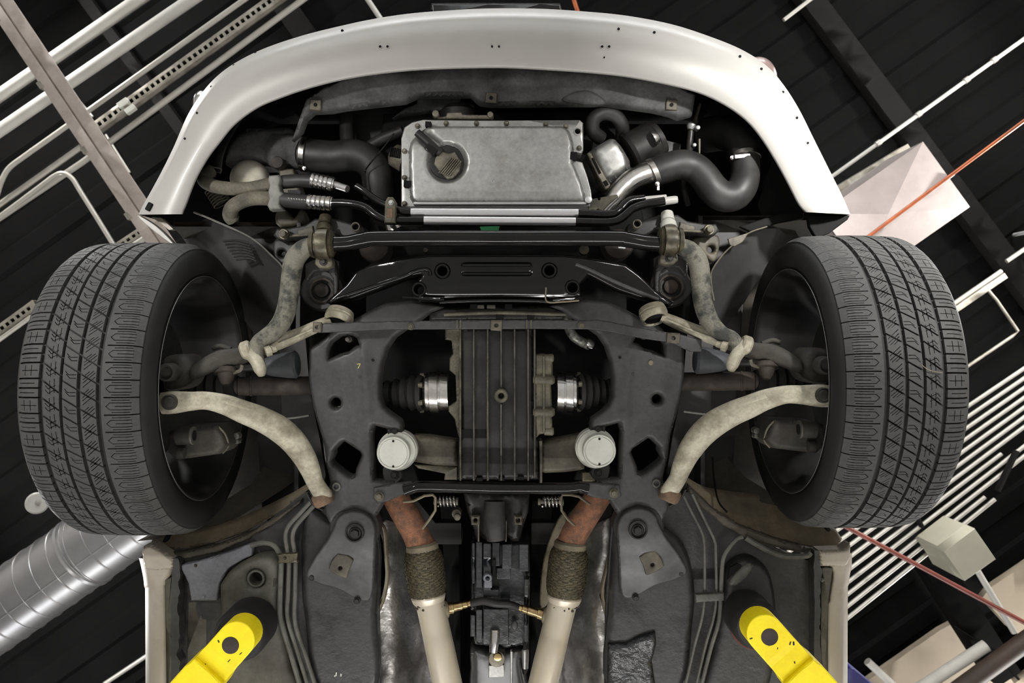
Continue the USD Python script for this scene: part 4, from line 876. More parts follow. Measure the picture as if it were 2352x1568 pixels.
alt = C('alternator', lathe(X(897, 352, 1.92), X(930, 368, 1.92), [(0, .014), (.2, .027), (1, .030)], 28), 'alu_grimy', 'finned alternator end left of the oil pan')
for k in range(6): C('alternator_fin', block(rot(897 + k * 4.2, 347 + 1.0 * k, 2.0, 22, 10), 1.886, .02, .0005), 'black_void', parent=alt)
# straight coolant pipes and their black ends
cp = C('coolant_pipe', tube([(944, 487, 1.752), (1330, 489, 1.752)], 9.4, straight=True, n=20), 'alu_tube', 'upper of two bright straight metal pipes below the oil pan')
C('pipe_sleeve', tube([(946, 487, 1.753), (925, 486, 1.753), (905, 478, 1.757), (868, 462, 1.765), (838, 440, 1.772), (818, 427, 1.775)], 8.6), 'gloss_black', 'thin black pipe from the upper left hose fitting', parent=cp)
C('pipe_sleeve', tube([(1328, 489, 1.752), (1400, 492, 1.752), (1424, 482, 1.755), (1446, 462, 1.76), (1480, 456, 1.765)], 9.6), 'gloss_black', parent=cp)
C('bare_end', tube([(1474, 457, 1.766), (1530, 452, 1.77)], 5.8, straight=True), 'pipe_white', 'white bare end of the upper right pipe', parent=cp)
c2 = C('coolant_pipe', tube([(974, 506, 1.745), (1322, 509, 1.745)], 10, straight=True, n=20), 'alu_tube', 'lower of two bright straight metal pipes below the oil pan')
C('pipe_sleeve', tube([(976, 506, 1.746), (920, 506, 1.748), (886, 505, 1.75), (862, 494, 1.752), (838, 476, 1.757), (806, 468, 1.763), (764, 466, 1.768)], 10), 'gloss_black', 'black pipe from the lower left hose fitting', parent=c2)
C('pipe_sleeve', tube([(1320, 509, 1.746), (1400, 510, 1.746), (1428, 500, 1.747), (1452, 480, 1.75), (1478, 470, 1.753), (1526, 462, 1.755)], 10.4), 'gloss_black', parent=c2)
C('bare_end', tube([(1524, 462, 1.755), (1548, 459, 1.757), (1556, 458, 1.757, 8)], 9.4), 'pipe_white', 'white bare end of the lower right pipe', parent=c2)
pc = C('pipe_clamp', sheet([(884, 462), (890, 452), (902, 452), (908, 462), (908, 512), (882, 512)], 1.73, .03, edge=(.003, .003)), 'gear_grey', 'small clamp holding the two pipes left of the oil pan')
C('clamp_bolt', bolt(897, 464, 1.728, 7), 'alu', parent=pc); C('clamp_strip', block([(888, 478), (902, 478), (902, 500), (888, 500)], 1.727, .01), 'rust_tan', parent=pc)
C('clamp_foot', lathe(X(898, 512, 1.80), X(908, 530, 1.80), [(0, .016), (1, .02)], 18), 'chrome', parent=pc)
# left hydraulic hoses
h1 = C('power_steering_hose', tube([(482, 396, 1.93), (468, 408, 1.90), (476, 421, 1.87), (510, 431, 1.85), (570, 433, 1.84), (630, 421, 1.83), (680, 415, 1.825), (720, 416, 1.82)], 15.5), 'hose_dusty', 'upper dusty rubber hose at the left with a crimped silver end')
C('black_hose_end', tube([(650, 418, 1.828), (690, 415, 1.824), (718, 416, 1.82)], 16), 'hose', parent=h1)
def crimp(x0, y0, x1, y1, d, r):
    pr = []
    for k in range(4): pr += [(k * .19, r * .93), (k * .19 + .03, r), (k * .19 + .14, r), (k * .19 + .17, r * .9)]
    pr += [(.78, r * .97), (.93, r * 1.02), (.95, r * .9), (1, r * .9)]
    s = d / F
    return lathe(X(x0, y0, d), X(x1, y1, d), [(t, q * s) for t, q in pr], 24)
C('crimp_fitting', crimp(715, 413, 768, 424, 1.815, 17), 'chrome', parent=h1)
C('metal_end', tube([(766, 423, 1.815), (798, 434, 1.80)], 8.5, straight=True), 'alu_tube', parent=h1)
h2 = C('power_steering_hose', tube([(536, 505, 1.88), (528, 494, 1.87), (534, 476, 1.855), (556, 462, 1.84), (590, 455, 1.83), (640, 458, 1.82), (712, 465, 1.81)], 16.5), 'hose_dusty', 'lower dusty rubber hose at the left curling towards the wheel arch')
C('black_hose_end', tube([(645, 458, 1.819), (680, 462, 1.814), (712, 465, 1.81)], 17.2), 'hose', parent=h2)
C('crimp_fitting', crimp(707, 463, 764, 468, 1.80, 17), 'chrome', parent=h2)
C('metal_end', tube([(762, 467, 1.80), (780, 467, 1.79)], 9.5, straight=True), 'gloss_black', parent=h2)
for k in range(7): C('braid_stitch', block(rot(663 + k * 6, 455 + k * .6, 2.6, 1.6, 30), 1.781, .004, .0003), 'white_mount', parent=h2)
hc = C('hose_clamp_block', sheet([(616, 402), (640, 400), (645, 412), (641, 424), (644, 438), (652, 444), (644, 452), (642, 468), (648, 480), (618, 482), (612, 470), (617, 456), (614, 440), (618, 424), (614, 414)], 1.80, .03, edge=(.005, .006), res=.01), 'clamp_grey', 'grey moulded clamp block across the two left hoses')
C('horn', lathe(X(575, 412, 1.93), X(575, 412, 2.0), [(0, .010), (.04, .025), (.16, .038), (.42, .046), (.8, .049), (1, .04)], 36), 'horn_cream', 'round white dome behind the two left hoses')
sc = 2 * np.pi * np.linspace(0, 7, 150); sA, sB = X(488, 432, 1.92), X(512, 470, 1.92); sd = (sB - sA) / np.linalg.norm(sB - sA); sn = np.cross(sd, [0, 0, 1.]); sn /= np.linalg.norm(sn)
C('coil_spring', sweep(sA + np.outer(np.linspace(0, 1, 150), sB - sA) + .021 * (np.outer(np.cos(sc), sn) + np.outer(np.sin(sc), [0, 0, 1.])), .0016, 6), 'bracket_grey', 'small coil spring under the left end of the hoses')
C('bumper_strap', tube([(556, 262, 1.98), (530, 300, 1.97), (506, 352, 1.95), (500, 396, 1.95)], 9, flat=.3), 'black_plastic', 'black strap along the inner left edge of the bumper')
C('wire_loop', wire([(478, 380, 1.9), (490, 384, 1.89), (508, 388, 1.89), (506, 398, 1.9)], 1.6), 'line_grey')
# left intake: box, cone, clamp, hose
ib = C('intercooler_box', sheet([(506, 370), (514, 330), (540, 300), (560, 286), (655, 284), (668, 292), (670, 306), (700, 318), (704, 390), (650, 384), (600, 372), (510, 374)], 1.95, .12, edge=(.03, .035), res=.014), 'rad_grey', 'dusty dark end tank of the intercooler at the left')
C('cone_neck', tube([(640, 345, 1.985, 44), (668, 349, 1.97, 40), (700, 353, 1.955, 36)], 38, n=28), 'rad_grey', parent=ib)
def clampband(p0, p1, d, r, name_label, parent=None):
    s = d / F; A, B = X(*p0, d), X(*p1, d)
    return C('hose_clamp', lathe(A, B, [(0, r * s), (.1, r * s * 1.05), (.9, r * s * 1.05), (1, r * s)], 36), 'chrome', name_label, parent=parent)
ih = C('intake_hose', tube([(696, 353, 1.955, 37), (730, 358, 1.95, 37), (770, 360, 1.945, 36), (810, 356, 1.94, 36), (842, 366, 1.935, 36), (862, 390, 1.93, 36), (868, 420, 1.93, 36), (870, 455, 1.94, 36)], n=28), 'hose', 'large black intake hose between the intercooler and the oil pan')
hcl = clampband((694, 353), (708, 355), 1.95, 38, 'silver hose clamp on the left intake hose')
C('clamp_screw', bolt(697, 385, 1.93, 5), 'chrome', parent=hcl)
C('branch_hose', tube([(797, 248, 1.98), (797, 300, 1.965), (800, 345, 1.95)], 17, n=20), 'hose', parent=ih)
C('cross_hose', tube([(846, 338, 1.96), (880, 318, 1.955), (925, 300, 1.95)], 13, n=18), 'hose', 'dark hose running to the top left corner of the oil pan')
C('dip_wire', wire([(905, 306, 1.86), (880, 340, 1.86), (848, 378, 1.87), (838, 398, 1.88), (842, 440, 1.885)], 1.8), 'gloss_black', 'thin black wire in front of the left intake hose')
C('cooler_mount', block([(640, 388), (672, 386), (690, 440), (688, 462), (640, 450)], 1.93, .05, .006), 'bracket_grey'); C('round_rubber', disc(636, 372, 1.91, .04, 14), 'rust_dark')
C('cooler_mount', block([(660, 436), (690, 436), (690, 470), (660, 470)], 1.90, .04, .004), 'primer_grey')
C('steering_cover', sheet(curve([(630, 490), (650, 478), (672, 500), (690, 478), (700, 510), (640, 520)], 3), 1.93, .04, edge=(.01, .01)), 'bracket_grey')
# right side: breather hose, filter housing, black cylinder, charge pipe
C('breather_hose', tube([(1380, 318, 1.93), (1362, 300, 1.91), (1364, 274, 1.90), (1386, 260, 1.90), (1412, 266, 1.905), (1428, 288, 1.915), (1430, 318, 1.94)], 16.5, n=20), 'hose', 'curled black breather hose right of the oil pan')
of = C('oil_filter_housing', sheet([(1352, 348), (1366, 334), (1404, 311), (1416, 313), (1430, 328), (1450, 362), (1453, 382), (1446, 392), (1404, 420), (1396, 424), (1384, 410), (1366, 372)], 1.85, .10, edge=(.02, .03), res=.01, round_=.004), 'alu', 'square silver filter housing right of the oil pan')
C('filter_flange', sheet([(1347, 352), (1356, 346), (1384, 392), (1404, 424), (1400, 434), (1390, 436), (1372, 404)], 1.855, .06, edge=(.004, .004), res=.01), 'alu_grimy', parent=of)
C('flange_slot', block(rot(1370, 380, 5, 40, -27), 1.851, .01, .001), 'black_void', parent=of); C('flange_slot', block(rot(1392, 420, 8, 12, -27), 1.851, .01, .001), 'black_void', parent=of)
C('filter_seat', lathe(X(1345, 370, 1.945), X(1385, 428, 1.945), [(0, .04), (.4, .05), (1, .04)], 24), 'black_plastic', parent=of)
bc = C('starter_motor', lathe(X(1445, 356, 1.92), X(1516, 315, 1.92), [(0, .052), (.1, .056), (.12, .05), (.8, .05), (.86, .043), (1, .04)], 32), 'gear_dark', 'black cylinder behind the square filter housing')
C('mirror_cap', lathe(X(1499, 319, 1.865), X(1510, 313, 1.865), [(0, .018), (.4, .018), (1, .014)], 24), 'chrome', parent=bc)
C('starter_bracket', block([(1524, 320), (1564, 330), (1562, 356), (1536, 360)], 1.96, .05), 'black_plastic')
cg = C('charge_pipe', tube([(1384, 488, 1.84, 18), (1404, 464, 1.84, 21), (1424, 438, 1.845, 24), (1452, 414, 1.85, 26), (1480, 401, 1.855, 27), (1506, 394, 1.86, 27)], n=28), 'chrome', 'shiny metal charge pipe right of the oil pan')
C('pipe_bracket', sheet([(1352, 458), (1418, 446), (1420, 452), (1398, 470), (1384, 484), (1374, 478), (1366, 486), (1352, 486)], 1.80, .01, edge=(.002, .002), holes=[circ(1376, 456, 3.5, 10)]), 'gear_grey', parent=cg)
ch = C('charge_hose', tube([(1500, 396, 1.86, 32), (1530, 386, 1.86, 34), (1562, 378, 1.86, 34), (1592, 384, 1.86, 34), (1616, 404, 1.855, 34), (1636, 432, 1.85, 35), (1660, 450, 1.85, 35), (1688, 448, 1.855, 35), (1706, 426, 1.86, 34), (1712, 396, 1.875, 33), (1711, 362, 1.89, 32)], n=30), 'hose', 'thick S-shaped black charge hose under the right side of the bumper')
C('elbow', tube([(1711, 364, 1.89, 33), (1708, 336, 1.91, 35), (1692, 316, 1.94, 38), (1660, 306, 1.98, 40), (1622, 310, 2.02, 40)], n=28), 'black_plastic', 'dull black elbow above the S-shaped hose', parent=ch)
hk = clampband((1494, 372), (1506, 412), 1.86, 3, None) if 0 else None
hb = C('hose_clamp', lathe(X(1493, 401, 1.86), X(1506, 395, 1.86), [(0, .0335), (.1, .0355), (.9, .0355), (1, .0335)], 36), 'chrome', 'silver hose clamp between charge pipe and hose')
C('clamp_screw', bolt(1511, 421, 1.835, 6), 'chrome', parent=hb); C('clamp_tail', block(rot(1512, 431, 7, 12, 0), 1.835, .01, .001), 'chrome', parent=hb)
hb = C('hose_clamp', lathe(X(1712, 367, 1.888), X(1711, 357, 1.892), [(0, .034), (.1, .036), (.9, .036), (1, .034)], 36), 'chrome', 'silver worm-drive clamp below the black elbow')
C('clamp_screw', bolt(1684, 361, 1.87, 6), 'chrome', parent=hb); C('worm_strip', block(rot(1706, 358, 36, 9, -5), 1.853, .006, .001), 'alu', parent=hb)
rd_ = C('refrigerant_line', tube([(1606, 240, 1.96), (1600, 262, 1.94), (1594, 284, 1.92), (1588, 302, 1.91), (1585, 330, 1.90), (1586, 356, 1.89)], 4.6), 'gear_grey', 'thin metal line with bright fittings left of the black elbow')
C('line_fitting', lathe(X(1590, 282, 1.91), X(1586, 298, 1.91), [(0, .007), (.3, .012), (.6, .012), (1, .008)], 16), 'alu', parent=rd_); C('line_fitting', disc(1604, 292, 1.89, .02, 5.6), 'alu', parent=rd_)
C('line_body', tube([(1587, 302, 1.90), (1584, 330, 1.90), (1584, 356, 1.89)], 8), 'gear_dark', parent=rd_); C('line_fitting', disc(1596, 332, 1.88, .02, 5), 'alu', parent=rd_)
C('bolt_rail', block([(1604, 318), (1610, 318), (1609, 362), (1605, 362)], 1.90, .01), 'gear_grey', parent=rd_)
C('deflector', sheet([(1790, 300), (1830, 380), (1850, 470), (1850, 500), (1760, 520), (1740, 470), (1770, 380)], 2.02, .02, res=.03), 'black_plastic', 'black air deflector under the right bumper corner')
C('splash_shield', sheet([(1700, 520), (1790, 490), (1848, 486), (1846, 502), (1790, 512), (1724, 532)], 1.90, .012, edge=(.004, .004)), 'black_void')
C('small_hose', tube([(1568, 412, 1.94), (1572, 440, 1.93), (1580, 470, 1.95)], 7), 'hose')
# engine mount brackets either side of the sway bar
def mount_side(s):
    Q = (lambda p: p) if s == 0 else M
    T = (lambda x, y: (x, y)) if s == 0 else (lambda x, y: M([(x, y)])[0][:2])
    nm = 'left' if s == 0 else 'right'
    b = C('engine_mount_arm', sheet(Q([(626, 540), (634, 524), (656, 524), (700, 516), (722, 501), (760, 499), (800, 510), (835, 520), (845, 545), (800, 550), (770, 535), (725, 545), (670, 546), (640, 552)]), 1.83, .05, edge=(.006, .008), res=.012), 'sub_dark', f'dark cast engine mount arm above the {nm} sway bar bushing')
    C('arm_ridge', tube(Q([(662, 542, 1.822), (722, 538, 1.82)]), 3, straight=True), 'bracket_grey', parent=b)
    C('grey_face', sheet(Q([(682, 530), (718, 518), (722, 540), (684, 540)]), 1.824, .01, edge=(.003, .003)), 'bracket_grey', parent=b)
    x, y = T(648, 536); C('arm_bolt', bolt(x, y, 1.81, 13, .014), 'bushing', parent=b); C('bolt_head', disc(x, y, 1.795, .012, 8), 'gear_grey', parent=b)
    x, y = T(816, 520); C('tube_nut', ring(x, y, 1.81, .03, 11, 7), 'gear_grey', parent=b); C('nut_hole', disc(x, y, 1.825, .01, 8), 'black_void', parent=b)
    x, y = T(746, 514); C('mount_stud', lathe(X(*T(748, 498), 1.82), X(*T(744, 534), 1.80), [(0, .014), (.5, .016), (.52, .013), (.62, .013), (.64, .018), (1, .02)], 18), 'bushing' if s == 0 else 'white_mount', parent=b)
    x, y = T(858, 566); C('mount_dome', disc(x, y, 1.79, .06, 36, .012), 'rust_dark', f'rusty round engine mount behind the {nm} part of the sway bar'); 
    x, y = T(738, 666); br = C('bushing_shell', join(ring(x, y, 1.775, .05, 48, 30), disc(x, y, 1.80, .04, 34)), 'sub_dark', f'dark round subframe bushing below the {nm} sway bar bracket')
    C('bushing_core', join(ring(x, y, 1.782, .02, 31, 24), disc(x, y, 1.79, .02, 18, .006)), 'rust_dark', 'rusty bushing centre', parent=br)
    C('bushing_bracket', sheet(Q([(700, 606), (718, 596), (766, 598), (776, 640), (778, 690), (764, 700), (764, 640), (752, 622), (722, 624), (706, 646), (700, 640)]), 1.765, .04, edge=(.005, .006), res=.012), 'sub_dark', parent=br)
    x, y = T(737, 718); 
    bb = C('sway_bar_bushing', lathe(X(*T(712, 562), 1.725), X(*T(768, 560), 1.725), [(0, .022), (.04, .027), (.2, .030), (.22, .026), (.28, .026), (.3, .032), (.36, .033), (.72, .033), (.78, .032), (.8, .027), (.84, .031), (.88, .027), (.92, .029), (1, .022)], 32), 'bushing', f'grimy {nm} sway bar bushing with metal strap')
    C('bushing_foot', sheet(Q([(724, 586), (758, 584), (765, 600), (764, 612), (752, 617), (732, 616), (722, 606)]), 1.735, .02, edge=(.005, .005), res=.01), 'gear_grey', parent=bb)
    x, y = T(741, 600); C('foot_bolt', bolt(x, y, 1.733, 9, .006), 'gear_dark', parent=bb)
    C('foot_strut', block(Q([(758, 590), (778, 600), (776, 700), (764, 696), (764, 630)]), 1.80, .05, .004), 'sub_dark', parent=bb)
    x, y = T(640, 575); C('rail_end', sheet(curve(Q([(628, 552), (660, 550), (690, 560), (660, 600), (640, 612), (628, 590)]), 3), 1.87, .03, edge=(.008, .008), holes=[circ(*T(646, 582), 8, 12)]), 'bracket_grey' if s else 'sub_dark', parent=b)
mount_side(0); mount_side(1)
C('clamp_tip', tube([(1420, 566, 1.76), (1436, 568, 1.76)], 4.5), 'alu', 'bright bracket tip below the right part of the sway bar')
C('pad_bolt', disc(977, 574, 1.775, .02, 6), 'gear_grey'); C('pad_bolt', disc(1342, 573, 1.775, .02, 12), 'bushing')
C('tag', block([(1102, 520), (1148, 519), (1144, 532), (1106, 532)], 1.80, .004, .0005), 'green_tag', 'small green tag above the middle of the sway bar')
C('cross_beam', block([(900, 520), (1400, 520), (1440, 600), (860, 600)], 1.86, .06, .006), 'black_void')
# ---------------------------------------------------------------- sway bar
sb = C('sway_bar', tube([(768, 560, 1.725), (800, 558, 1.723), (836, 551, 1.72), (880, 547, 1.72), (1140, 547, 1.718), (1400, 547, 1.72), (1440, 550, 1.72), (1480, 557, 1.723), (1515, 560, 1.725)], 18, n=24, seg=10), 'gloss_black', 'glossy black middle of the sway bar below the two bright pipes')
C('bar_end', tube([(716, 563, 1.725, 19), (696, 573, 1.725, 22), (676, 598, 1.722, 23), (668, 640, 1.715, 22.5), (662, 690, 1.705, 22), (652, 728, 1.695, 22), (634, 756, 1.685, 21), (612, 774, 1.675, 20), (596, 786, 1.668, 19), (588, 800, 1.663, 17), (590, 820, 1.658, 16), (596, 846, 1.655, 15)], n=20), 'bar_dusty', 'dusty bent end of the sway bar at the left', parent=sb)
C('bar_end', tube([(1562, 565, 1.725, 19), (1584, 576, 1.725, 22), (1603, 602, 1.722, 23), (1610, 645, 1.715, 22.5), (1614, 690, 1.705, 22), (1624, 724, 1.695, 21.5), (1640, 750, 1.685, 20), (1660, 768, 1.675, 18.5), (1680, 776, 1.668, 17), (1692, 790, 1.663, 15), (1692, 812, 1.66, 14)], n=20), 'bar_dusty', 'dusty bent end of the sway bar at the right', parent=sb)
for s, nm in ((0, 'left'), (1, 'right')):
    Q = (lambda p: p) if s == 0 else M
    T = lambda x, y: Q([(x, y)])[0][:2]
    # tension link with its inner eye
    tl = C('tension_link', tube(Q([(760, 735, 1.742, 12), (728, 749, 1.738, 14), (690, 766, 1.73, 15), (650, 782, 1.72, 17), (610, 796, 1.705, 18)]), flat=.8, n=18), 'arm_alu', f'pale cast tension link running out to the {nm} wheel')
    x, y = T(784, 727); 
    e0 = X(x, y - 12, 1.752); ed = np.array([(-.006 if s == 0 else .006), .026, -.014]); e1 = e0 + ed
    C('link_eye', lathe(e0, e1, [(0, .020), (.02, .029), (.40, .0315), (.44, .0300), (.54, .0300), (.58, .0315), (.96, .030), (1.0, .028), (1.0, .024), (.8, .023)], 32), 'arm_alu', parent=tl)
    C('eye_rubber', lathe(e0 + ed * .8, e0 + ed * .9, [(0, .0225), (1, .0225)], 24), 'black_void', parent=tl)
    C('link_rib', tube(Q([(748, 742, 1.727), (690, 768, 1.717), (640, 788, 1.705)]), 3), 'arm_alu', parent=tl)
    C('link_end', tube(Q([(625, 792, 1.71, 15), (580, 806, 1.69, 19), (548, 818, 1.675, 20), (510, 824, 1.66, 21), (478, 838, 1.65, 20), (448, 856, 1.64, 15), (440, 858, 1.64, 10)]), flat=.8, n=18), 'knuckle', parent=tl)
    sl_ = C('sway_link', tube(Q([(566, 800, 1.66, 14), (576, 812, 1.655, 15), (590, 830, 1.65, 15), (598, 850, 1.648, 14), (600, 862, 1.652, 8)]), flat=.9, n=16), 'arm_alu', f'pale drop link end below the {nm} sway bar end')
    C('link_collar', lathe(X(*T(556, 808), 1.66), X(*T(578, 800), 1.66), [(0, .016), (.2, .02), (.8, .02), (1, .016)], 20), 'arm_alu', parent=sl_)
    C('link_nut', lathe(X(*T(610, 808), 1.66), X(*T(634, 800), 1.67), [(0, .011), (.5, .011), (.52, .007), (1, .007)], 6), 'arm_alu', parent=sl_)
    C('link_nut', disc(*T(622, 802), 1.665, .02, 8), 'arm_alu', parent=sl_)
    C('joint_boot', lathe(X(*T(520, 846), 1.67), X(*T(520, 884), 1.66), [(0, .022), (.3, .026), (.35, .018), (.7, .014), (1, .008)], 20), 'rust_dark', f'rusty ball joint stud under the {nm} link')
    C('boot_tab', tube(Q([(536, 856, 1.66), (552, 850, 1.655), (556, 838, 1.655)]), 4, flat=.4), 'bracket_grey')
    C('joint_cap', tube(Q([(488, 800, 1.69), (506, 795, 1.69), (530, 802, 1.69)]), 6), 'knuckle')
    # rear control arm
    P = [(372, 926, 1.60, 25), (398, 924, 1.60, 26), (440, 921, 1.605, 22), (476, 920, 1.61, 21), (520, 930, 1.625, 24), (560, 946, 1.64, 27), (600, 962, 1.655, 29), (640, 984, 1.67, 31), (672, 1012, 1.685, 30), (698, 1048, 1.70, 27), (714, 1082, 1.715, 23), (724, 1108, 1.725, 20), (742, 1136, 1.735, 20), (752, 1152, 1.74, 14)]
    ca = C('control_arm', tube(Q(P), flat=.62, n=22), 'arm_alu', f'curved pale cast control arm sweeping from the {nm} wheel to the subframe')
    C('arm_ridge', tube(Q([(x, y - 9, d - .0125, 6) for x, y, d, r in P[4:11]]), flat=.5, n=10), 'arm_alu', parent=ca)
    C('ball_joint', join(disc(*T(386, 924), 1.578, .03, 18), disc(*T(386, 924), 1.570, .03, 12)), 'knuckle', parent=ca)
    C('arm_bush', lathe(X(*T(736, 1130), 1.745), X(*T(748, 1158), 1.745), [(0, .020), (.2, .024), (.8, .024), (1, .02)], 22), 'rust_tan', parent=ca)
    C('bush_bracket', tube(Q([(706, 1132, 1.75), (722, 1158, 1.75), (744, 1170, 1.75)]), 4, flat=2), 'sub_dark')
    # knuckle, caliper and shafts inside the wheel
    kn = C('steering_knuckle', sheet(curve(Q([(372, 820), (420, 815), (440, 850), (420, 890), (372, 896), (364, 850)]), 4), 1.63, .08, edge=(.02, .02)), 'knuckle', f'dusty steering knuckle inside the {nm} wheel')
    C('knuckle_joint', join(disc(*T(380, 856), 1.60, .05, 22, .006), ring(*T(380, 856), 1.595, .02, 20, 14)), 'knuckle', parent=kn)
    cl = C('brake_caliper', sheet(Q([(384, 992), (420, 980), (500, 976), (512, 1000), (520, 1024), (500, 1044), (460, 1050), (400, 1058), (380, 1040)]), 1.66, .10, edge=(.012, .015), res=.015), 'knuckle', f'dusty brake caliper inside the {nm} wheel')
    C('caliper_pin', lathe(X(*T(408, 1002), 1.65), X(*T(444, 1000), 1.65), [(0, .018), (1, .018)], 20), 'knuckle', parent=cl); C('pin_bore', lathe(X(*T(445, 1000), 1.65), X(*T(447, 1000), 1.65), [(0, .011), (1, .011)], 16), 'black_void', parent=cl)
    C('pin_rim', lathe(X(*T(440, 1000), 1.65), X(*T(446, 1000), 1.65), [(0, .018), (.5, .0195), (1, .0185)], 20, ), 'rail_grey', parent=cl)
    C('caliper_bolt', lathe(X(*T(410, 1040), 1.65), X(*T(424, 1040), 1.65), [(0, .011), (1, .011)], 12), 'knuckle', parent=cl)
    C('caliper_hose', wire(Q([(500, 978, 1.67), (518, 998, 1.67), (524, 1024, 1.68), (512, 1040, 1.69)]), 2.6), 'bracket_grey', parent=cl)
    C('sensor_plug', join(disc(*T(541, 1002), 1.72, .02, 8), block(rot(*T(541, 1014), 12, 10, 0), 1.72, .02)), 'rail_grey')
    C('shaft_boot', lathe(X(*T(440, 888), 1.80), X(*T(545, 886), 1.785), [(0, .05), (.08, .055), (.14, .046), (.2, .052), (.28, .042), (.35, .048), (.44, .038), (.52, .043), (.62, .032), (.7, .036), (.8, .026), (1, .024)], 28), 'rubber_side', f'black ribbed drive shaft boot at the {nm} wheel')
    C('drive_shaft', lathe(X(*T(538, 887), 1.785), X(*T(770, 885), 1.84), [(0, .018), (.03, .018), (.04, .021), (.08, .021), (.09, .0215), (.15, .0215), (.155, .023), (.17, .023), (.175, .0215), (1, .0215)], 26), 'rust_dark', f'dull brown drive shaft at the {nm}')
    C('steering_boot', lathe(X(*T(600, 842), 1.80), X(*T(684, 836), 1.80), [(0, .015), (.3, .024), (.7, .030), (.94, .032), (1, .026)], 26), 'boot_grey', f'grey steering gear end at the {nm}')
    C('tie_rod', tube(Q([(440, 842, 1.72), (520, 846, 1.76), (610, 842, 1.80)]), 9), 'sub_dark')
    C('brake_pipe', wire(Q([(640, 962, 1.80), (670, 960, 1.80), (710, 954, 1.80)]), 2.4), 'line_grey')
    # subframe side plates
    S = [(745, 775), (770, 748), (812, 732), (845, 712), (880, 694), (940, 688), (990, 694), (1018, 704), (988, 716), (968, 732), (952, 740), (930, 757), (905, 775), (888, 800), (876, 838), (871, 875), (872, 912), (880, 936), (900, 952), (920, 966), (924, 984), (918, 994), (858, 978), (853, 1000), (855, 1060), (858, 1104), (905, 1106), (905, 1138), (884, 1150), (872, 1172), (860, 1192), (815, 1172), (780, 1182), (758, 1212), (744, 1180), (742, 1160), (756, 1110), (744, 1060), (738, 1010), (716, 935), (704, 865), (706, 800)]
    def sfn(x, y, s=s):
        xm = x if s == 0 else 2280 - x
        ridge = -.006 * np.exp(-((xm - (842 + .06 * (y - 900))) / 9) ** 2) * s01((y - 770) / 60) * (1 - s01((y - 950) / 40))
        fall = .02 * s01((745 - y) / 60)
        return ridge + fall + .03 * s01((716 - xm) / 26) * .6
    sf = C('subframe_plate', sheet(Q(S), 1.762, .045, holes=[Q(circ(769, 925, 11.5)), Q([(783, 1017), (790, 1015), (825, 1038), (829, 1046), (815, 1080), (814, 1090), (804, 1095), (796, 1092), (764, 1068), (759, 1060), (766, 1044), (765, 1036)]),
        Q([(754, 824), (753, 800), (760, 786), (778, 772), (806, 770), (817, 776), (823, 792), (814, 794), (800, 806), (778, 812)])], edge=(.011, .012), fn=sfn, res=.010), 'sub_grey', f'dark grey pressed subframe side plate on the {nm}', smooth=40)
    C('plate_hole', disc(*T(856, 827), 1.7585, .004, 3, .0004, 12), 'black_void', parent=sf); C('plate_hole', disc(*T(826, 865), 1.7595, .004, 3.6, .0004, 12), 'sub_dark', parent=sf)
    if s == 0:
        for x0, y0, x1, y1 in ((820, 836, 828, 835), (828, 835, 822, 846), (831, 835, 838, 834), (831, 835, 830, 846), (831, 840, 836, 840)): C('paint_stroke', tube([(x0, y0, 1.7605), (x1, y1, 1.7605)], 1.0, n=6), 'paint_mark', parent=sf)
    else:
        C('paint_daub', disc(1495, 833, 1.7600, .003, 6, .0005, 10), 'shield_tan', parent=sf)
    for k in range(14):
        rr_ = np.random.default_rng(40 + k + 100 * s); qx, qy = rr_.uniform(735, 850), rr_.uniform(835, 1000)
        C('grit_speck', ellipsoid(X(*T(qx, qy), 1.7605), (.0012, .0009, .0006), 1), 'rail_grey', parent=sf)
    C('recess_stud', bolt(*T(797, 779), 1.79, 8, .03), 'line_grey', parent=sf)
    C('mount_tab', sheet(curve(Q([(895, 958), (918, 966), (926, 988), (912, 1004), (892, 1000), (888, 976)]), 4), 1.772, .02, edge=(.004, .004)), 'sub_dark', parent=sf); C('tab_bolt', bolt(*T(906, 990), 1.77, 11, .008), 'gear_dark', parent=sf)
    C('mount_tab', sheet(curve(Q([(880, 1072), (912, 1074), (924, 1092), (910, 1108), (884, 1106)]), 4), 1.776, .02, edge=(.004, .004)), 'sub_dark', parent=sf); C('tab_bolt', bolt(*T(905, 1091), 1.774, 9, .008), 'gear_dark', parent=sf)
    C('plate_boss', ring(*T(772, 1118), 1.757, .006, 10, 6), 'rail_grey', parent=sf)
    C('recess_back', block(Q([(856, 980), (925, 1000), (960, 1106), (858, 1108)]), 1.85, .02), 'black_void', parent=sf)
    x, y = T(903, 1040)
    mt = C('subframe_mount', lathe(X(x, y, 1.745), X(x, y, 1.745) + [0, 0, .05], [(0, .0305), (.02, .031), (.03, .0322), (.0, .0322), (-.02, .034), (0, .0358), (.06, .037), (1, .037)], 48), 'white_mount', f'round white plastic mount cover at the {nm} of the gearbox')
    sx = 8 if s == 0 else -8
    C('mount_shell', lathe(X(x + sx, y - 4, 1.765), X(x + sx, y - 4, 1.765) + [0, 0, .045], [(0, .038), (0, .041), (.04, .0425), (.2, .0425), (.22, .045), (1, .045)], 48), 'white_mount', parent=mt)
    for dy in (-27, 31): C('cover_hole', disc(x, y + dy, 1.7435, .004, 2.6, .0003, 10), 'black_void', parent=mt)
    # triangular rear brace with its bolt
    TB = curve(Q([(766, 1210), (774, 1190), (796, 1176), (822, 1174), (848, 1186), (862, 1212), (860, 1260), (856, 1310), (850, 1372), (836, 1392), (806, 1384), (770, 1364), (730, 1352), (700, 1338), (698, 1318), (726, 1272), (750, 1240)]), 3)
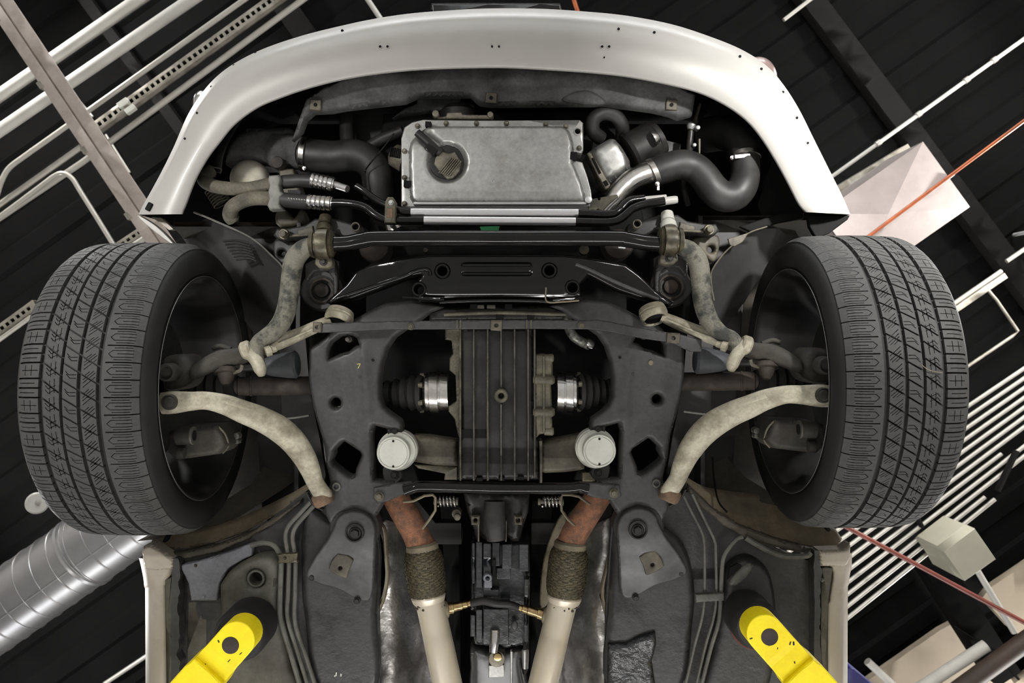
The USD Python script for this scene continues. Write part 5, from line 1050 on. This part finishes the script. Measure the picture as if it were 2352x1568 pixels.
    tb = C('brace_plate', sheet(TB, 1.748, .03, edge=(.006, .006), res=.012, fn=lambda x, y: .03 * s01((y - 1210) / 170)), 'sub_grey', f'triangular brace plate behind the {nm} end of the subframe', smooth=40)
    C('brace_bolt', join(ring(*T(814, 1224), 1.742, .012, 22, 18), disc(*T(814, 1226), 1.752, .01, 19), bolt(*T(814, 1226), 1.75, 15, .012)), 'gear_dark', parent=tb)
    C('brace_pad', sheet(Q([(760, 1290), (775, 1270), (800, 1276), (812, 1286), (800, 1312), (796, 1330), (770, 1320), (754, 1308)]), 1.7555, .008, edge=(.004, .003), res=.01, round_=.004, holes=[Q(circ(781, 1305, 4.5, 12))]), 'bracket_grey', 'worn bare pad with a hole on the brace plate', parent=tb)
    for x_, y_ in ((715, 1327), (819, 1381)): C('brace_screw', bolt(*T(x_, y_), 1.775, 8, .006), 'gear_dark', parent=tb)
    C('bush_ring', ring(*T(812, 1216), 1.765, .05, 58, 40, 40), 'sub_dark', f'dark rubber bush ring above the {nm} brace plate')

# ---------------------------------------------------------------- crossmember
CMP = [(742, 693), (760, 676), (790, 650), (812, 620), (850, 602), (930, 589), (985, 583), (1295, 583), (1355, 590), (1440, 603), (1476, 630), (1510, 664), (1552, 694), (1540, 704), (1500, 694), (1420, 668), (1352, 634), (1336, 652), (1340, 686), (1320, 694), (1272, 696), (1150, 692), (1020, 694), (962, 692), (944, 676), (952, 650), (966, 632), (930, 640), (880, 660), (800, 690), (756, 700)]
def cfn(x, y):
    slot = .006 * s01((82 - np.abs(x - 1141)) / 6) * s01((14 - np.abs(y - 617)) / 5)
    arms = .012 * s01((np.abs(x - 1145) - 190) / 120)
    roll = .006 * s01((y - 672) / 14) * (np.abs(x - 1150) < 200) - .003 * np.exp(-((y - 668) / 8) ** 2) * s01((190 - np.abs(x - 1145)) / 20)
    return slot + arms + roll
cm = C('crossmember', sheet(CMP, 1.742, .05, holes=[circ(1016, 622, 12), circ(1262, 621, 12), circ(962, 664, 9.5), circ(1315, 660, 9.5)], edge=(.008, .012), fn=cfn, res=.008), 'gloss_black', 'glossy black front crossmember with four holes', smooth=45)
for x, y, r in ((1016, 622, 13), (1262, 621, 13), (962, 664, 13), (1315, 660, 13)): C('hole_collar', ring(x, y, 1.738, .02, r + 4.5, r - 2.5), 'gloss_black', parent=cm)
C('rib_bead', tube([(1062, 608, 1.739), (1218, 608, 1.739)], 4.2, straight=True, n=10), 'gloss_black', parent=cm); C('rib_bead', tube([(1062, 628, 1.741), (1218, 628, 1.741)], 3.6, straight=True, n=10), 'gloss_black', parent=cm)
C('pressed_bead', tube([(1010, 694, 1.744), (1080, 691, 1.743), (1150, 690, 1.743), (1230, 691, 1.743), (1270, 694, 1.744)], 4, n=12), 'gloss_black', parent=cm)
C('arm_bead', tube([(770, 687, 1.752), (850, 660, 1.748), (930, 634, 1.742), (950, 624, 1.74), (975, 618, 1.739), (986, 622, 1.74), (988, 632, 1.742)], 4.5, n=12), 'gloss_black', parent=cm)
C('arm_bead', tube([(1512, 688, 1.755), (1420, 650, 1.75), (1352, 618, 1.744), (1322, 606, 1.741)], 5, n=12), 'sub_grey', parent=cm)
C('weld_bead', tube([(1254, 660, 1.738), (1256, 692, 1.738), (1290, 693, 1.738), (1330, 690, 1.739)], 2.0, n=8), 'shield_tan', 'pale rough weld line on the crossmember', parent=cm)
C('weld_bead', tube([(925, 682, 1.75), (955, 684, 1.742), (1000, 688, 1.74), (1020, 688, 1.74)], 2.4, n=8), 'gloss_black', parent=cm)
# slim splash strip
st = C('splash_strip', sheet([(728, 746), (744, 742), (820, 739), (900, 737), (1050, 735), (1240, 734), (1330, 735), (1372, 734), (1400, 738), (1480, 754), (1566, 768), (1612, 780), (1612, 808), (1588, 808), (1540, 786), (1480, 778), (1400, 762), (1350, 756), (1240, 755), (1050, 756), (900, 757), (810, 761), (745, 764), (728, 764)], 1.715, .012, edge=(.003, .003), res=.015), 'sub_grey', 'long thin dark strip across the car above the ribbed gearbox')
for x, y in ((943, 750), (1335, 747)): C('strip_bolt', bolt(x, y, 1.713, 8, .006), 'gear_grey', parent=st)
for x, y, w in ((728, 751, 20), (1140, 747, 26), (1547, 776, 30)): C('strip_clip', block(rot(x, y, w, 24, 3), 1.709, .006, .002, holes=[circ(x, y, 4.5, 10)]), 'bracket_grey', parent=st); 
for x in (1050, 1058, 1210, 1220): C('strip_rib', block([(x - 2, 735), (x + 2, 735), (x + 2, 755), (x - 2, 755)], 1.7125, .004, .0005), 'gear_grey', parent=st)
# ---------------------------------------------------------------- gearbox sump with ribs
gb = C('gearbox_sump', sheet([(1052, 752), (1228, 752), (1230, 1000), (1240, 1015), (1240, 1104), (1050, 1104), (1050, 1010), (1056, 1000)], 1.785, .10, edge=(.012, .016), res=.02, fn=lambda x, y: .004 * s01((y - 1000) / 30)), 'gear_dark', 'dark ribbed gearbox sump in the middle of the car')
for i, x in enumerate((1057, 1088, 1120, 1151, 1182, 1213, 1228)):
    y1 = 1104 if i < 6 else 1098
    segs = [(756, 890), (928, y1)] if i == 3 else [(756, y1)]
    for a, b in segs: C('sump_rib', sheet([(x - 2.2, a), (x + 2.2, a), (x + 2.4, b), (x - 1.8, b)], 1.774, .02, edge=(.0018, .002), res=.08), 'gear_grey' if i in (0, 2) else 'rail_grey', parent=gb)
pl = C('drain_plug', join(ring(1151, 909, 1.764, .03, 16, 6.5), disc(1151, 909, 1.775, .02, 10)), 'gear_grey', 'round drain plug on the gearbox sump', parent=gb); C('plug_socket', disc(1151, 909, 1.7725, .004, 6.6), 'black_void', parent=gb)
C('sump_flange', sheet([(1060, 752), (1022, 755), (1022, 780), (1036, 782), (1040, 812), (1032, 822), (1032, 850), (1046, 862), (1048, 920), (1030, 934), (1030, 945), (1044, 962), (1052, 1000), (1058, 1010)], 1.79, .05, edge=(.004, .005), res=.012), 'gear_grey', 'grey cast flange on the left side of the gearbox', parent=gb)
fl = C('side_cover', sheet([(1228, 812), (1252, 812), (1270, 816), (1270, 862), (1266, 880), (1268, 930), (1268, 950), (1270, 994), (1240, 998), (1230, 1008), (1226, 940)], 1.78, .06, edge=(.006, .008), res=.012), 'gear_grey', 'grey cast side cover on the right of the gearbox')
for y in (872, 946): C('cover_lug', lathe(X(1224, y, 1.782), X(1274, y, 1.782), [(0, .007), (.1, .011), (.9, .011), (1, .007)], 12), 'gear_grey', parent=fl)
for y in (822, 990): C('cover_lug', lathe(X(1250, y, 1.786), X(1272, y, 1.786), [(0, .009), (.85, .010), (1, .007)], 12), 'gear_grey', parent=fl)
C('cover_rib', block([(1246, 818), (1252, 818), (1252, 992), (1246, 992)], 1.774, .02, .002), 'gear_grey', parent=fl)
bh = C('bell_housing', sheet([(985, 716), (1020, 706), (1260, 702), (1320, 716), (1320, 734), (985, 736)], 1.80, .06, edge=(.006, .008), res=.015), 'gear_dark', 'grimy bell housing edge behind the crossmember')
C('housing_lip', tube([(1020, 722, 1.79), (1150, 718, 1.79), (1300, 722, 1.79)], 4.5), 'gear_grey', parent=bh)
for x, y, w, h in ((1088, 704, 17, 12), (1168, 704, 17, 12), (1148, 727, 18, 9), (1219, 728, 15, 9), (1300, 721, 44, 14)): C('housing_slot', block(rot(x, y, w, h, 1), 1.788, .02, .001), 'black_void', parent=bh)
for x in (1102, 1128): C('housing_pad', block(rot(x, 704, 20, 9, 0), 1.79, .02, .002), 'gear_grey', parent=bh)
C('sump_pocket', block([(1058, 985), (1118, 985), (1118, 1006), (1058, 1006)], 1.7845, .01, .0008), 'black_void', parent=gb)
for x, y in ((1101, 1101), (1152, 1100), (1196, 1098)): C('sump_notch', block(rot(x, y, 14, 8, 0), 1.783, .02, .001), 'black_void', parent=gb)
C('brace_hose', tube([(1303, 718, 1.80), (1304, 745, 1.79), (1316, 770, 1.78), (1334, 784, 1.785), (1352, 792, 1.80)], 11, n=18), 'rope_braid', 'braided metal hose right of the bell housing')
C('hose_end', lathe(X(1344, 786, 1.79), X(1358, 792, 1.80), [(0, .010), (.4, .012), (1, .011)], 16), 'chrome')
for s, nm in ((0, 'left'), (1, 'right')):
    if s == 0:
        A, B = X(1034, 900, 1.84), X(974, 902, 1.84); b0, b1 = X(974, 902, 1.84), X(868, 902, 1.86)
    else:
        A, B = X(1276, 900, 1.84), X(1326, 900, 1.84); b0, b1 = X(1326, 900, 1.84), X(1418, 898, 1.86)
    cv = C('drive_joint', lathe(A, B, [(0, .030), (.05, .045), (.35, .046), (.37, .043), (.42, .043), (.44, .048), (.75, .049), (.78, .045), (.9, .045), (1, .038)], 40), 'chrome', f'shiny inner drive joint at the {nm} of the gearbox')
    for a in range(6):
        q = B + np.array([0, .040 * math.cos(a * 1.047), .040 * math.sin(a * 1.047)]); C('joint_bolt', lathe(q, q + (B - A) * .16, [(0, .006), (1, .006)], 6), 'gear_grey', parent=cv)
    C('joint_bellows', lathe(b0, b1, [(0, .040), (.08, .044), (.16, .034), (.25, .042), (.34, .031), (.43, .038), (.52, .028), (.6, .034), (.7, .025), (.8, .030), (.9, .023), (1, .022)], 36), 'rubber_side', f'black ribbed boot beside the {nm} inner drive joint')
C('mount_arm', sheet([(948, 1000), (984, 1002), (1050, 1012), (1050, 1072), (1000, 1070), (948, 1062)], 1.80, .05, edge=(.010, .012), res=.015), 'bracket_grey', 'grey cast mount arm left of the gearbox')
C('mount_arm', sheet([(1240, 1018), (1252, 1014), (1336, 998), (1345, 1080), (1300, 1086), (1252, 1088), (1240, 1084)], 1.80, .05, edge=(.012, .014), res=.015), 'bracket_grey', 'grey brown cast mount arm right of the gearbox')
C('mount_flange', block([(1238, 1012), (1246, 1012), (1246, 1110), (1240, 1110)], 1.79, .06, .002), 'gear_grey'); C('arm_rest', block([(1337, 1085), (1366, 1084), (1368, 1106), (1338, 1106)], 1.80, .04, .003), 'bushing')
C('mount_web', block([(950, 1066), (1050, 1072), (1050, 1102), (1020, 1102), (1022, 1088), (960, 1076)], 1.81, .03, .003), 'gear_grey')
# ---------------------------------------------------------------- rear brace bar
bb_ = C('brace_bar', tube([(930, 1126, 1.735, 15), (950, 1120, 1.733, 13), (980, 1117, 1.732, 13), (1140, 1121, 1.731, 13), (1300, 1121, 1.732, 13), (1330, 1118, 1.733, 13), (1350, 1122, 1.735, 15)], n=20), 'gloss_black', 'dark brace bar across the car below the gearbox sump')
for q in ([(858, 1120), (905, 1110), (945, 1106), (955, 1124), (930, 1134), (890, 1152), (866, 1156), (856, 1144)],): C('bar_flat', sheet(q, 1.738, .012, edge=(.004, .004), res=.012), 'sub_grey', parent=bb_)
C('bar_flat', sheet([(1332, 1106), (1370, 1110), (1424, 1114), (1428, 1140), (1412, 1150), (1370, 1144), (1330, 1132)], 1.738, .012, edge=(.004, .004), res=.012), 'sub_grey', parent=bb_)
for x, y in ((870, 1141), (1411, 1134)): C('bar_bolt', bolt(x, y, 1.736, 11, .009), 'gear_grey', parent=bb_)
# ---------------------------------------------------------------- exhaust, transmission, heat shields
def shield(poly, d, lab, m, seed, slope):
    return C('heat_shield', sheet(poly, d, .012, res=.012, fn=lambda x, y: slope(x, y) + .034 * (meshkit.fbm(np.column_stack([x * .022, y * .013, x * 0]), 3, seed) - .5)), m, lab, smooth=60)
L_ = lambda a, b, t: a + (b - a) * t
shield([(868, 1200), (884, 1192), (900, 1200), (930, 1220), (960, 1260), (990, 1330), (1004, 1450), (1010, 1600), (866, 1600), (868, 1480), (864, 1430), (880, 1380), (892, 1330), (886, 1260)], 1.88, 'crinkled grey heat shield left of the left exhaust pipe', 'shield', 3, lambda x, y: .10 * s01((x - 880) / 110))
shield([(1412, 1196), (1400, 1190), (1380, 1200), (1350, 1230), (1320, 1280), (1296, 1360), (1280, 1460), (1270, 1600), (1396, 1600), (1398, 1480), (1392, 1420), (1378, 1370), (1392, 1300), (1408, 1240)], 1.88, 'crinkled grey heat shield right of the right exhaust pipe', 'shield', 8, lambda x, y: .10 * s01((1395 - x) / 110))
C('shield_edge', tube([(870, 1200, 1.85), (882, 1215, 1.85), (886, 1260, 1.855), (890, 1320, 1.86), (882, 1370, 1.86), (866, 1410, 1.86), (862, 1440, 1.86), (866, 1500, 1.865), (868, 1600, 1.87)], 5, flat=2.0, n=10), 'shield_tan', 'dirty tan rolled edge of the left heat shield')
C('shield_edge', tube([(1414, 1196, 1.85), (1408, 1240, 1.852), (1394, 1300, 1.86), (1384, 1350, 1.86), (1388, 1390, 1.86), (1396, 1430, 1.86), (1395, 1500, 1.865), (1394, 1600, 1.87)], 5, flat=2.0, n=10), 'shield_tan', 'dirty tan rolled edge of the right heat shield')
C('shield_edge', sheet(curve([(1240, 1390), (1246, 1300), (1262, 1240), (1284, 1190), (1300, 1178), (1296, 1220), (1276, 1290), (1262, 1380)], 4), 1.96, .01, edge=(.004, .004)), 'shield_tan', 'dirty tan inner edge of the right heat shield')
def flex(A, B, r, seed):
    """Braided sleeve: two families of flat strips wound the opposite way round a core."""
    A, B = np.array(A), np.array(B); ax = B - A; Ln = np.linalg.norm(ax); t = ax / Ln; u = np.cross(t, [0, 0, 1.]); u /= np.linalg.norm(u); w = np.cross(t, u)
    bulge = lambda s: r * (1 - .22 * np.abs(2 * s - 1) ** 4)
    core = lathe(A, B, [(s, bulge(s) - .003) for s in np.linspace(0, 1, 11)], 32)
    V, Fc = [], []; n = 24; ns = 100
    for fam in (1, -1):
        for k in range(n):
            s = np.linspace(0, 1, ns); a = 2 * np.pi * k / n + fam * 1.9 * s
            over = .0007 * np.sin(2 * np.pi * (s * 14.5 + k * .5) + (0 if fam > 0 else np.pi))
            hw = .42 * 2 * np.pi / n
            for e in (-1, 1):
                aa = a + e * hw; rr = bulge(s) + over - .0006
                V.append(A + np.outer(s, ax) + rr[:, None] * (np.outer(np.cos(aa), u) + np.outer(np.sin(aa), w)))
            b = (len(V) - 2) * ns
            for i in range(ns - 1): Fc += [(b + i, b + ns + i, b + ns + i + 1), (b + i, b + ns + i + 1, b + i + 1)]
    m = trimesh.Trimesh(np.vstack(V), Fc, process=False)
    return core, m
for s, nm, up, fx, dn, o2 in ((0, 'left', [(905, 1135, 1.85, 30), (918, 1160, 1.845, 30), (936, 1190, 1.84, 31), (955, 1225, 1.835, 31), (968, 1256, 1.83, 32)], ((970, 1258), (984, 1370)), [(984, 1366, 1.825, 33), (1000, 1440, 1.815, 33), (1034, 1600, 1.80, 34)], ((1020, 1400), (1084, 1384))),
                              (1, 'right', [(1376, 1135, 1.85, 30), (1362, 1158, 1.845, 30), (1342, 1188, 1.84, 31), (1322, 1222, 1.835, 31), (1310, 1250, 1.83, 32)], ((1309, 1254), (1296, 1372)), [(1296, 1370, 1.825, 33), (1276, 1450, 1.815, 33), (1240, 1600, 1.80, 34)], ((1258, 1414), (1188, 1394)))):
    ex = C('exhaust_pipe', tube(dn, n=28, seg=8), 'exhaust', f'pale steel exhaust pipe on the {nm} of the tunnel')
    C('rusty_pipe', tube(up, n=26), 'rusty', f'rusty bent downpipe on the {nm}', parent=ex)
    A, B = X(*fx[0], 1.83), X(*fx[1], 1.825)
    core, br = flex(A, B, .046, s)
    C('flex_core', core, 'black_void', parent=ex); C('flex_braid', br, 'braid', f'braided flexible section of the {nm} exhaust', parent=ex)
    ax_ = (B - A) / np.linalg.norm(B - A)
    C('flex_collar', lathe(A - ax_ * .012, A + ax_ * .012, [(0, .033), (.2, .037), (.8, .038), (1, .037)], 30), 'shield_tan', parent=ex)
    C('flex_collar', lathe(B - ax_ * .008, B + ax_ * .014, [(0, .037), (.3, .040), (.8, .037), (1, .034)], 30), 'exhaust', parent=ex)
    for k in range(9):
        a = -1.2 + k * .3; q = B + ax_ * (.018 + .004 * math.sin(k * 2.3)); C('rust_spot', ellipsoid(q + .034 * np.array([math.sin(a), 0, -math.cos(a)]), (.004 + .002 * math.sin(k), .003, .0015), 1), 'rust_dark', parent=ex)
    o0, o1 = X(*o2[0], 1.83), X(*o2[1], 1.85)
    os_ = C('oxygen_sensor', lathe(o0, o1, [(0, .018), (.12, .018), (.13, .0135), (.3, .0135), (.32, .0105), (.62, .0105), (.64, .009), (.8, .009), (.82, .0078), (1, .0075)], 20), 'brass', f'gold oxygen sensor screwed into the {nm} exhaust pipe', parent=None)
    C('sensor_boss', lathe(o0 - (o1 - o0) * .08, o0 + (o1 - o0) * .14, [(0, .022), (.8, .02), (1, .016)], 18), 'shield_tan', parent=os_)
C('sensor_lead', tube([(1082, 1385, 1.85), (1110, 1380, 1.84), (1140, 1386, 1.835), (1170, 1388, 1.84), (1190, 1395, 1.85)], 9, n=12), 'black_plastic', 'black sleeved wire between the two oxygen sensors')
for s, nm, x0, x1, y, arm in ((0, 'left', 1006, 1046, 1151, [(926, 1152), (950, 1150), (975, 1138), (994, 1136), (1000, 1142), (1000, 1172), (985, 1195), (970, 1214)]), (1, 'right', 1246, 1288, 1152, [(1355, 1158), (1330, 1140), (1310, 1136), (1292, 1136), (1289, 1142), (1290, 1172), (1304, 1192), (1320, 1206)])):
    th_ = 2 * np.pi * np.linspace(0, 5, 110); A, B = X(x0, y, 1.80), X(x1, y, 1.80)
    sp1 = C('flange_spring', sweep(A + np.outer(np.linspace(0, 1, 110), B - A) + .011 * np.column_stack([0 * th_, np.cos(th_), np.sin(th_)]), .0022, 8), 'chrome', f'small shiny exhaust spring on the {nm}')
    C('spring_bolt', lathe(A - (B - A) * .25, B + (B - A) * .15, [(0, .008), (.1, .008), (.11, .005), (.9, .005), (.91, .009), (1, .009)], 12), 'gear_grey', parent=sp1)
    C('hanger', tube([(*p, 1.79) for p in arm], 3.2, flat=1.6, n=8, straight=True), 'shield_tan', f'thin bent bracket of the {nm} exhaust spring')
# front of the transmission
tr = C('transmission_nose', sheet([(1062, 1128), (1218, 1128), (1214, 1180), (1200, 1220), (1196, 1246), (1092, 1246), (1088, 1220), (1074, 1180)], 1.87, .08, edge=(.02, .02), res=.014, fn=lambda x, y: .008 * np.sin(x * .11)), 'gear_dark', 'grimy transmission nose below the brace bar')
for x in (1092, 1190): C('nose_lug', block(rot(x, 1195, 20, 22, 0), 1.855, .03, .004, holes=[circ(x, 1195, 4.5, 12)]), 'bracket_grey', parent=tr)
for x, a in ((1097, 0), (1160, 0)): C('nose_rib', block([(x, 1196), (x + 4, 1196), (x + 4, 1244), (x, 1244)], 1.856, .02, .001), 'gear_grey', parent=tr)
C('nose_hub', tube([(1136, 1150, 1.85, 24), (1136, 1200, 1.848, 26), (1140, 1240, 1.85, 22)], flat=.6, n=18), 'gear_dark', parent=tr)
C('fluid_bolt', join(disc(1048, 1180, 1.86, .03, 11), disc(1050, 1188, 1.85, .02, 8)), 'bracket_grey', 'small bolt head left of the transmission nose')
tm = C('transmission', sheet([(1082, 1244), (1216, 1244), (1218, 1360), (1214, 1484), (1160, 1494), (1090, 1484), (1080, 1440)], 1.88, .10, edge=(.012, .016), res=.02), 'gear_black', 'oily black ribbed transmission case between the exhaust pipes')
for (x0, y0, x1, y1, d) in ((1084, 1247, 1091, 1340, 1.862), (1093, 1245, 1108, 1350, 1.856), (1110, 1248, 1128, 1372, 1.85), (1130, 1246, 1148, 1300, 1.856), (1153, 1250, 1176, 1306, 1.852), (1192, 1250, 1214, 1312, 1.86), (1093, 1400, 1108, 1474, 1.852), (1110, 1398, 1168, 1480, 1.846), (1080, 1412, 1092, 1462, 1.86), (1204, 1330, 1214, 1474, 1.858), (1140, 1304, 1172, 1330, 1.866), (1124, 1354, 1146, 1370, 1.85), (1150, 1374, 1172, 1384, 1.85)):
    C('case_rib', sheet([(x0, y0), (x1, y0), (x1, y1), (x0, y1)], d, .03, edge=(.002, .002), res=.05), 'gear_black', parent=tm)
C('case_eye', join(ring(1120, 1328, 1.84, .03, 11, 4), block([(1112, 1328), (1130, 1328), (1130, 1350), (1112, 1350)], 1.846, .02)), 'primer_grey', parent=tm)
C('case_slot', block([(1132, 1285), (1138, 1285), (1138, 1340), (1132, 1340)], 1.846, .02, .001), 'black_void', parent=tm)
C('cast_blob', ellipsoid(X(1182, 1436, 1.862), (.008, .011, .004)), 'sub_grey', parent=tm)
C('shift_rod', tube([(1137, 1446, 1.845, 11), (1136, 1470, 1.84, 11), (1133, 1496, 1.84, 10)], n=18), 'chrome', parent=tm)
tt = C('transmission_tail', sheet(curve([(1084, 1488), (1136, 1502), (1196, 1490), (1202, 1530), (1206, 1620), (1088, 1620), (1080, 1540)], 3), 1.89, .06, edge=(.02, .02), res=.014), 'tail_metal', 'grey metal transmission tail at the bottom edge')
C('tail_collar', disc(1141, 1514, 1.85, .06, 19), 'alu_grimy', parent=tt); C('tail_bolt', disc(1143, 1510, 1.842, .012, 10), 'brass', 'gold plug on the transmission tail', parent=tt)
C('tail_pad', block([(1122, 1528), (1158, 1526), (1158, 1554), (1122, 1556)], 1.868, .02), 'alu', parent=tt); C('tail_rib', block([(1172, 1496), (1178, 1496), (1176, 1600), (1172, 1600)], 1.878, .02, .001), 'alu', parent=tt)
C('tail_rod', lathe(X(1206, 1490, 1.87), X(1207, 1534, 1.87), [(0, .007), (.1, .009), (1, .007)], 12), 'alu', parent=tt)
C('driveline_shield', sheet(curve([(1204, 1440), (1214, 1430), (1216, 1500), (1212, 1540), (1202, 1540)], 3), 1.90, .02), 'gear_dark')
for s in (0, 1):
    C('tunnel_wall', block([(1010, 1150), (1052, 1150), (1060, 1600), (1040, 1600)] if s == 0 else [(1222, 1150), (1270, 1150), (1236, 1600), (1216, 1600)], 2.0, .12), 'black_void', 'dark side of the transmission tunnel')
C('tunnel_cover', block([(872, 1150), (960, 1150), (1000, 1200), (1060, 1200), (1060, 1250), (900, 1250)], 1.99, .06), 'liner'); C('tunnel_cover', block([(1410, 1150), (1330, 1150), (1290, 1200), (1220, 1200), (1220, 1250), (1390, 1250)], 1.99, .06), 'liner')

# ================================================================ THE LIFT
def stadium(cx, cy, r, ang, length, n=16, r2=None):
    """An arm outline: round nose at (cx, cy), then straight along ang degrees (picture)."""
    a = math.radians(ang); u = np.array([math.cos(a), math.sin(a)]); s = np.array([-u[1], u[0]]); c = np.array([cx, cy])
    pts = [tuple(c + s * r * math.cos(t) - u * r * math.sin(t)) for t in np.linspace(0, math.pi, n)]
    r2 = r2 or r
    return pts + [tuple(c + u * length - s * r2), tuple(c + u * length + s * r2)]
def lift_arm(cx, cy, ang, r, label, pad, pin, padlabel, sleeve_at):
    d = 1.575
    a = math.radians(ang); u = np.array([math.cos(a), math.sin(a)]); s = np.array([-u[1], u[0]])
    t = thing('lift_beam', label, 'lift arm', X(cx, cy, d))
    part(t, 'beam', sheet(stadium(cx, cy, r, ang, 620), d, .052, edge=(.002, .002), res=.06), K['yellow'], smooth=False)
    c = np.array([cx, cy]) + u * sleeve_at; r2 = r * 1.14
    part(t, 'sleeve', sheet([tuple(c - s * r * 1.02), tuple(c + s * r * 1.02), tuple(c + u * 26 + s * r2), tuple(c + u * 1100 + s * r2 * 1.05), tuple(c + u * 1100 - s * r2 * 1.05), tuple(c + u * 26 - s * r2)], d - .012, .08, edge=(.003, .003), res=.06), K['yellow'], smooth=False)
    part(t, 'pin', lathe(X(*pin, d - .001), X(*pin, d - .001) + [0, 0, .02], [(0, .0165), (.02, .017), (1, .017)], 40), K['pin_steel'], 'dark steel pin')
    rg = np.random.default_rng(int(cx))
    for k in range(9):
        q = np.array([cx, cy]) + u * rg.uniform(-20, 150) + s * rg.uniform(-.8, .8) * r
        part(t, 'paint_chip', block(rot(q[0], q[1], rg.uniform(3, 9), rg.uniform(1.5, 3.5), rg.uniform(0, 180)), d - .0006, .001, .0002), K['arm_scuff'])
    x, y, rr = pad
    part(t, 'lift_pad', lathe(X(x, y, 1.695), X(x, y, 1.695) + [0, 0, .09], [(0, rr * .86 * 1.7 / F), (.1, rr * .98 * 1.7 / F), (.25, rr * 1.7 / F), (1, rr * 1.7 / F)], 48), K['pad_rubber'], padlabel)
    part(t, 'pad_stem', lathe(X(cx, cy, d + .052), X(x, y, 1.70), [(0, .03), (1, .03)], 30), K['pin_steel'])
    return t
lift_arm(542, 1470, 131.5, 43, 'bright yellow lift arm holding up the left side of the car', (548, 1462, 61), (529, 1482), 'round black rubber lift pad under the left floor rail', 96)
ra_ = lift_arm(1758, 1454, 48.5, 43, 'bright yellow lift arm holding up the right side of the car', (1742, 1440, 56), (1768, 1463), 'round black rubber lift pad under the right floor rail', 118)
part(ra_, 'pad_ring', lathe(X(1730, 1434, 1.765), X(1730, 1434, 1.782), [(0, .052), (1, .054)], 40), K['red_pipe'], 'dull red ring beside the right lift pad')
for k, nm in ((-1, 'left'), (1, 'right')):
    po = thing('lift_post', f'blue lift post on the {nm} side of the car', 'lift post', (1.75 * k, 1.75, 0))
    part(po, 'column', world_box((1.75 * k, 1.75, 1.6), (.28, .24, 3.2)), K['lift_blue']); part(po, 'base_plate', world_box((1.75 * k, 1.75, .01), (.5, .5, .02)), K['lift_blue'])
    if k > 0:
        part(po, 'carriage', block([(1946, 1532), (1962, 1536), (2060, 1620), (2380, 2080), (2320, 2140), (1946, 1640)], 2.15, .10, .004), K['lift_blue'], 'blue lift carriage beam beside the right sill')
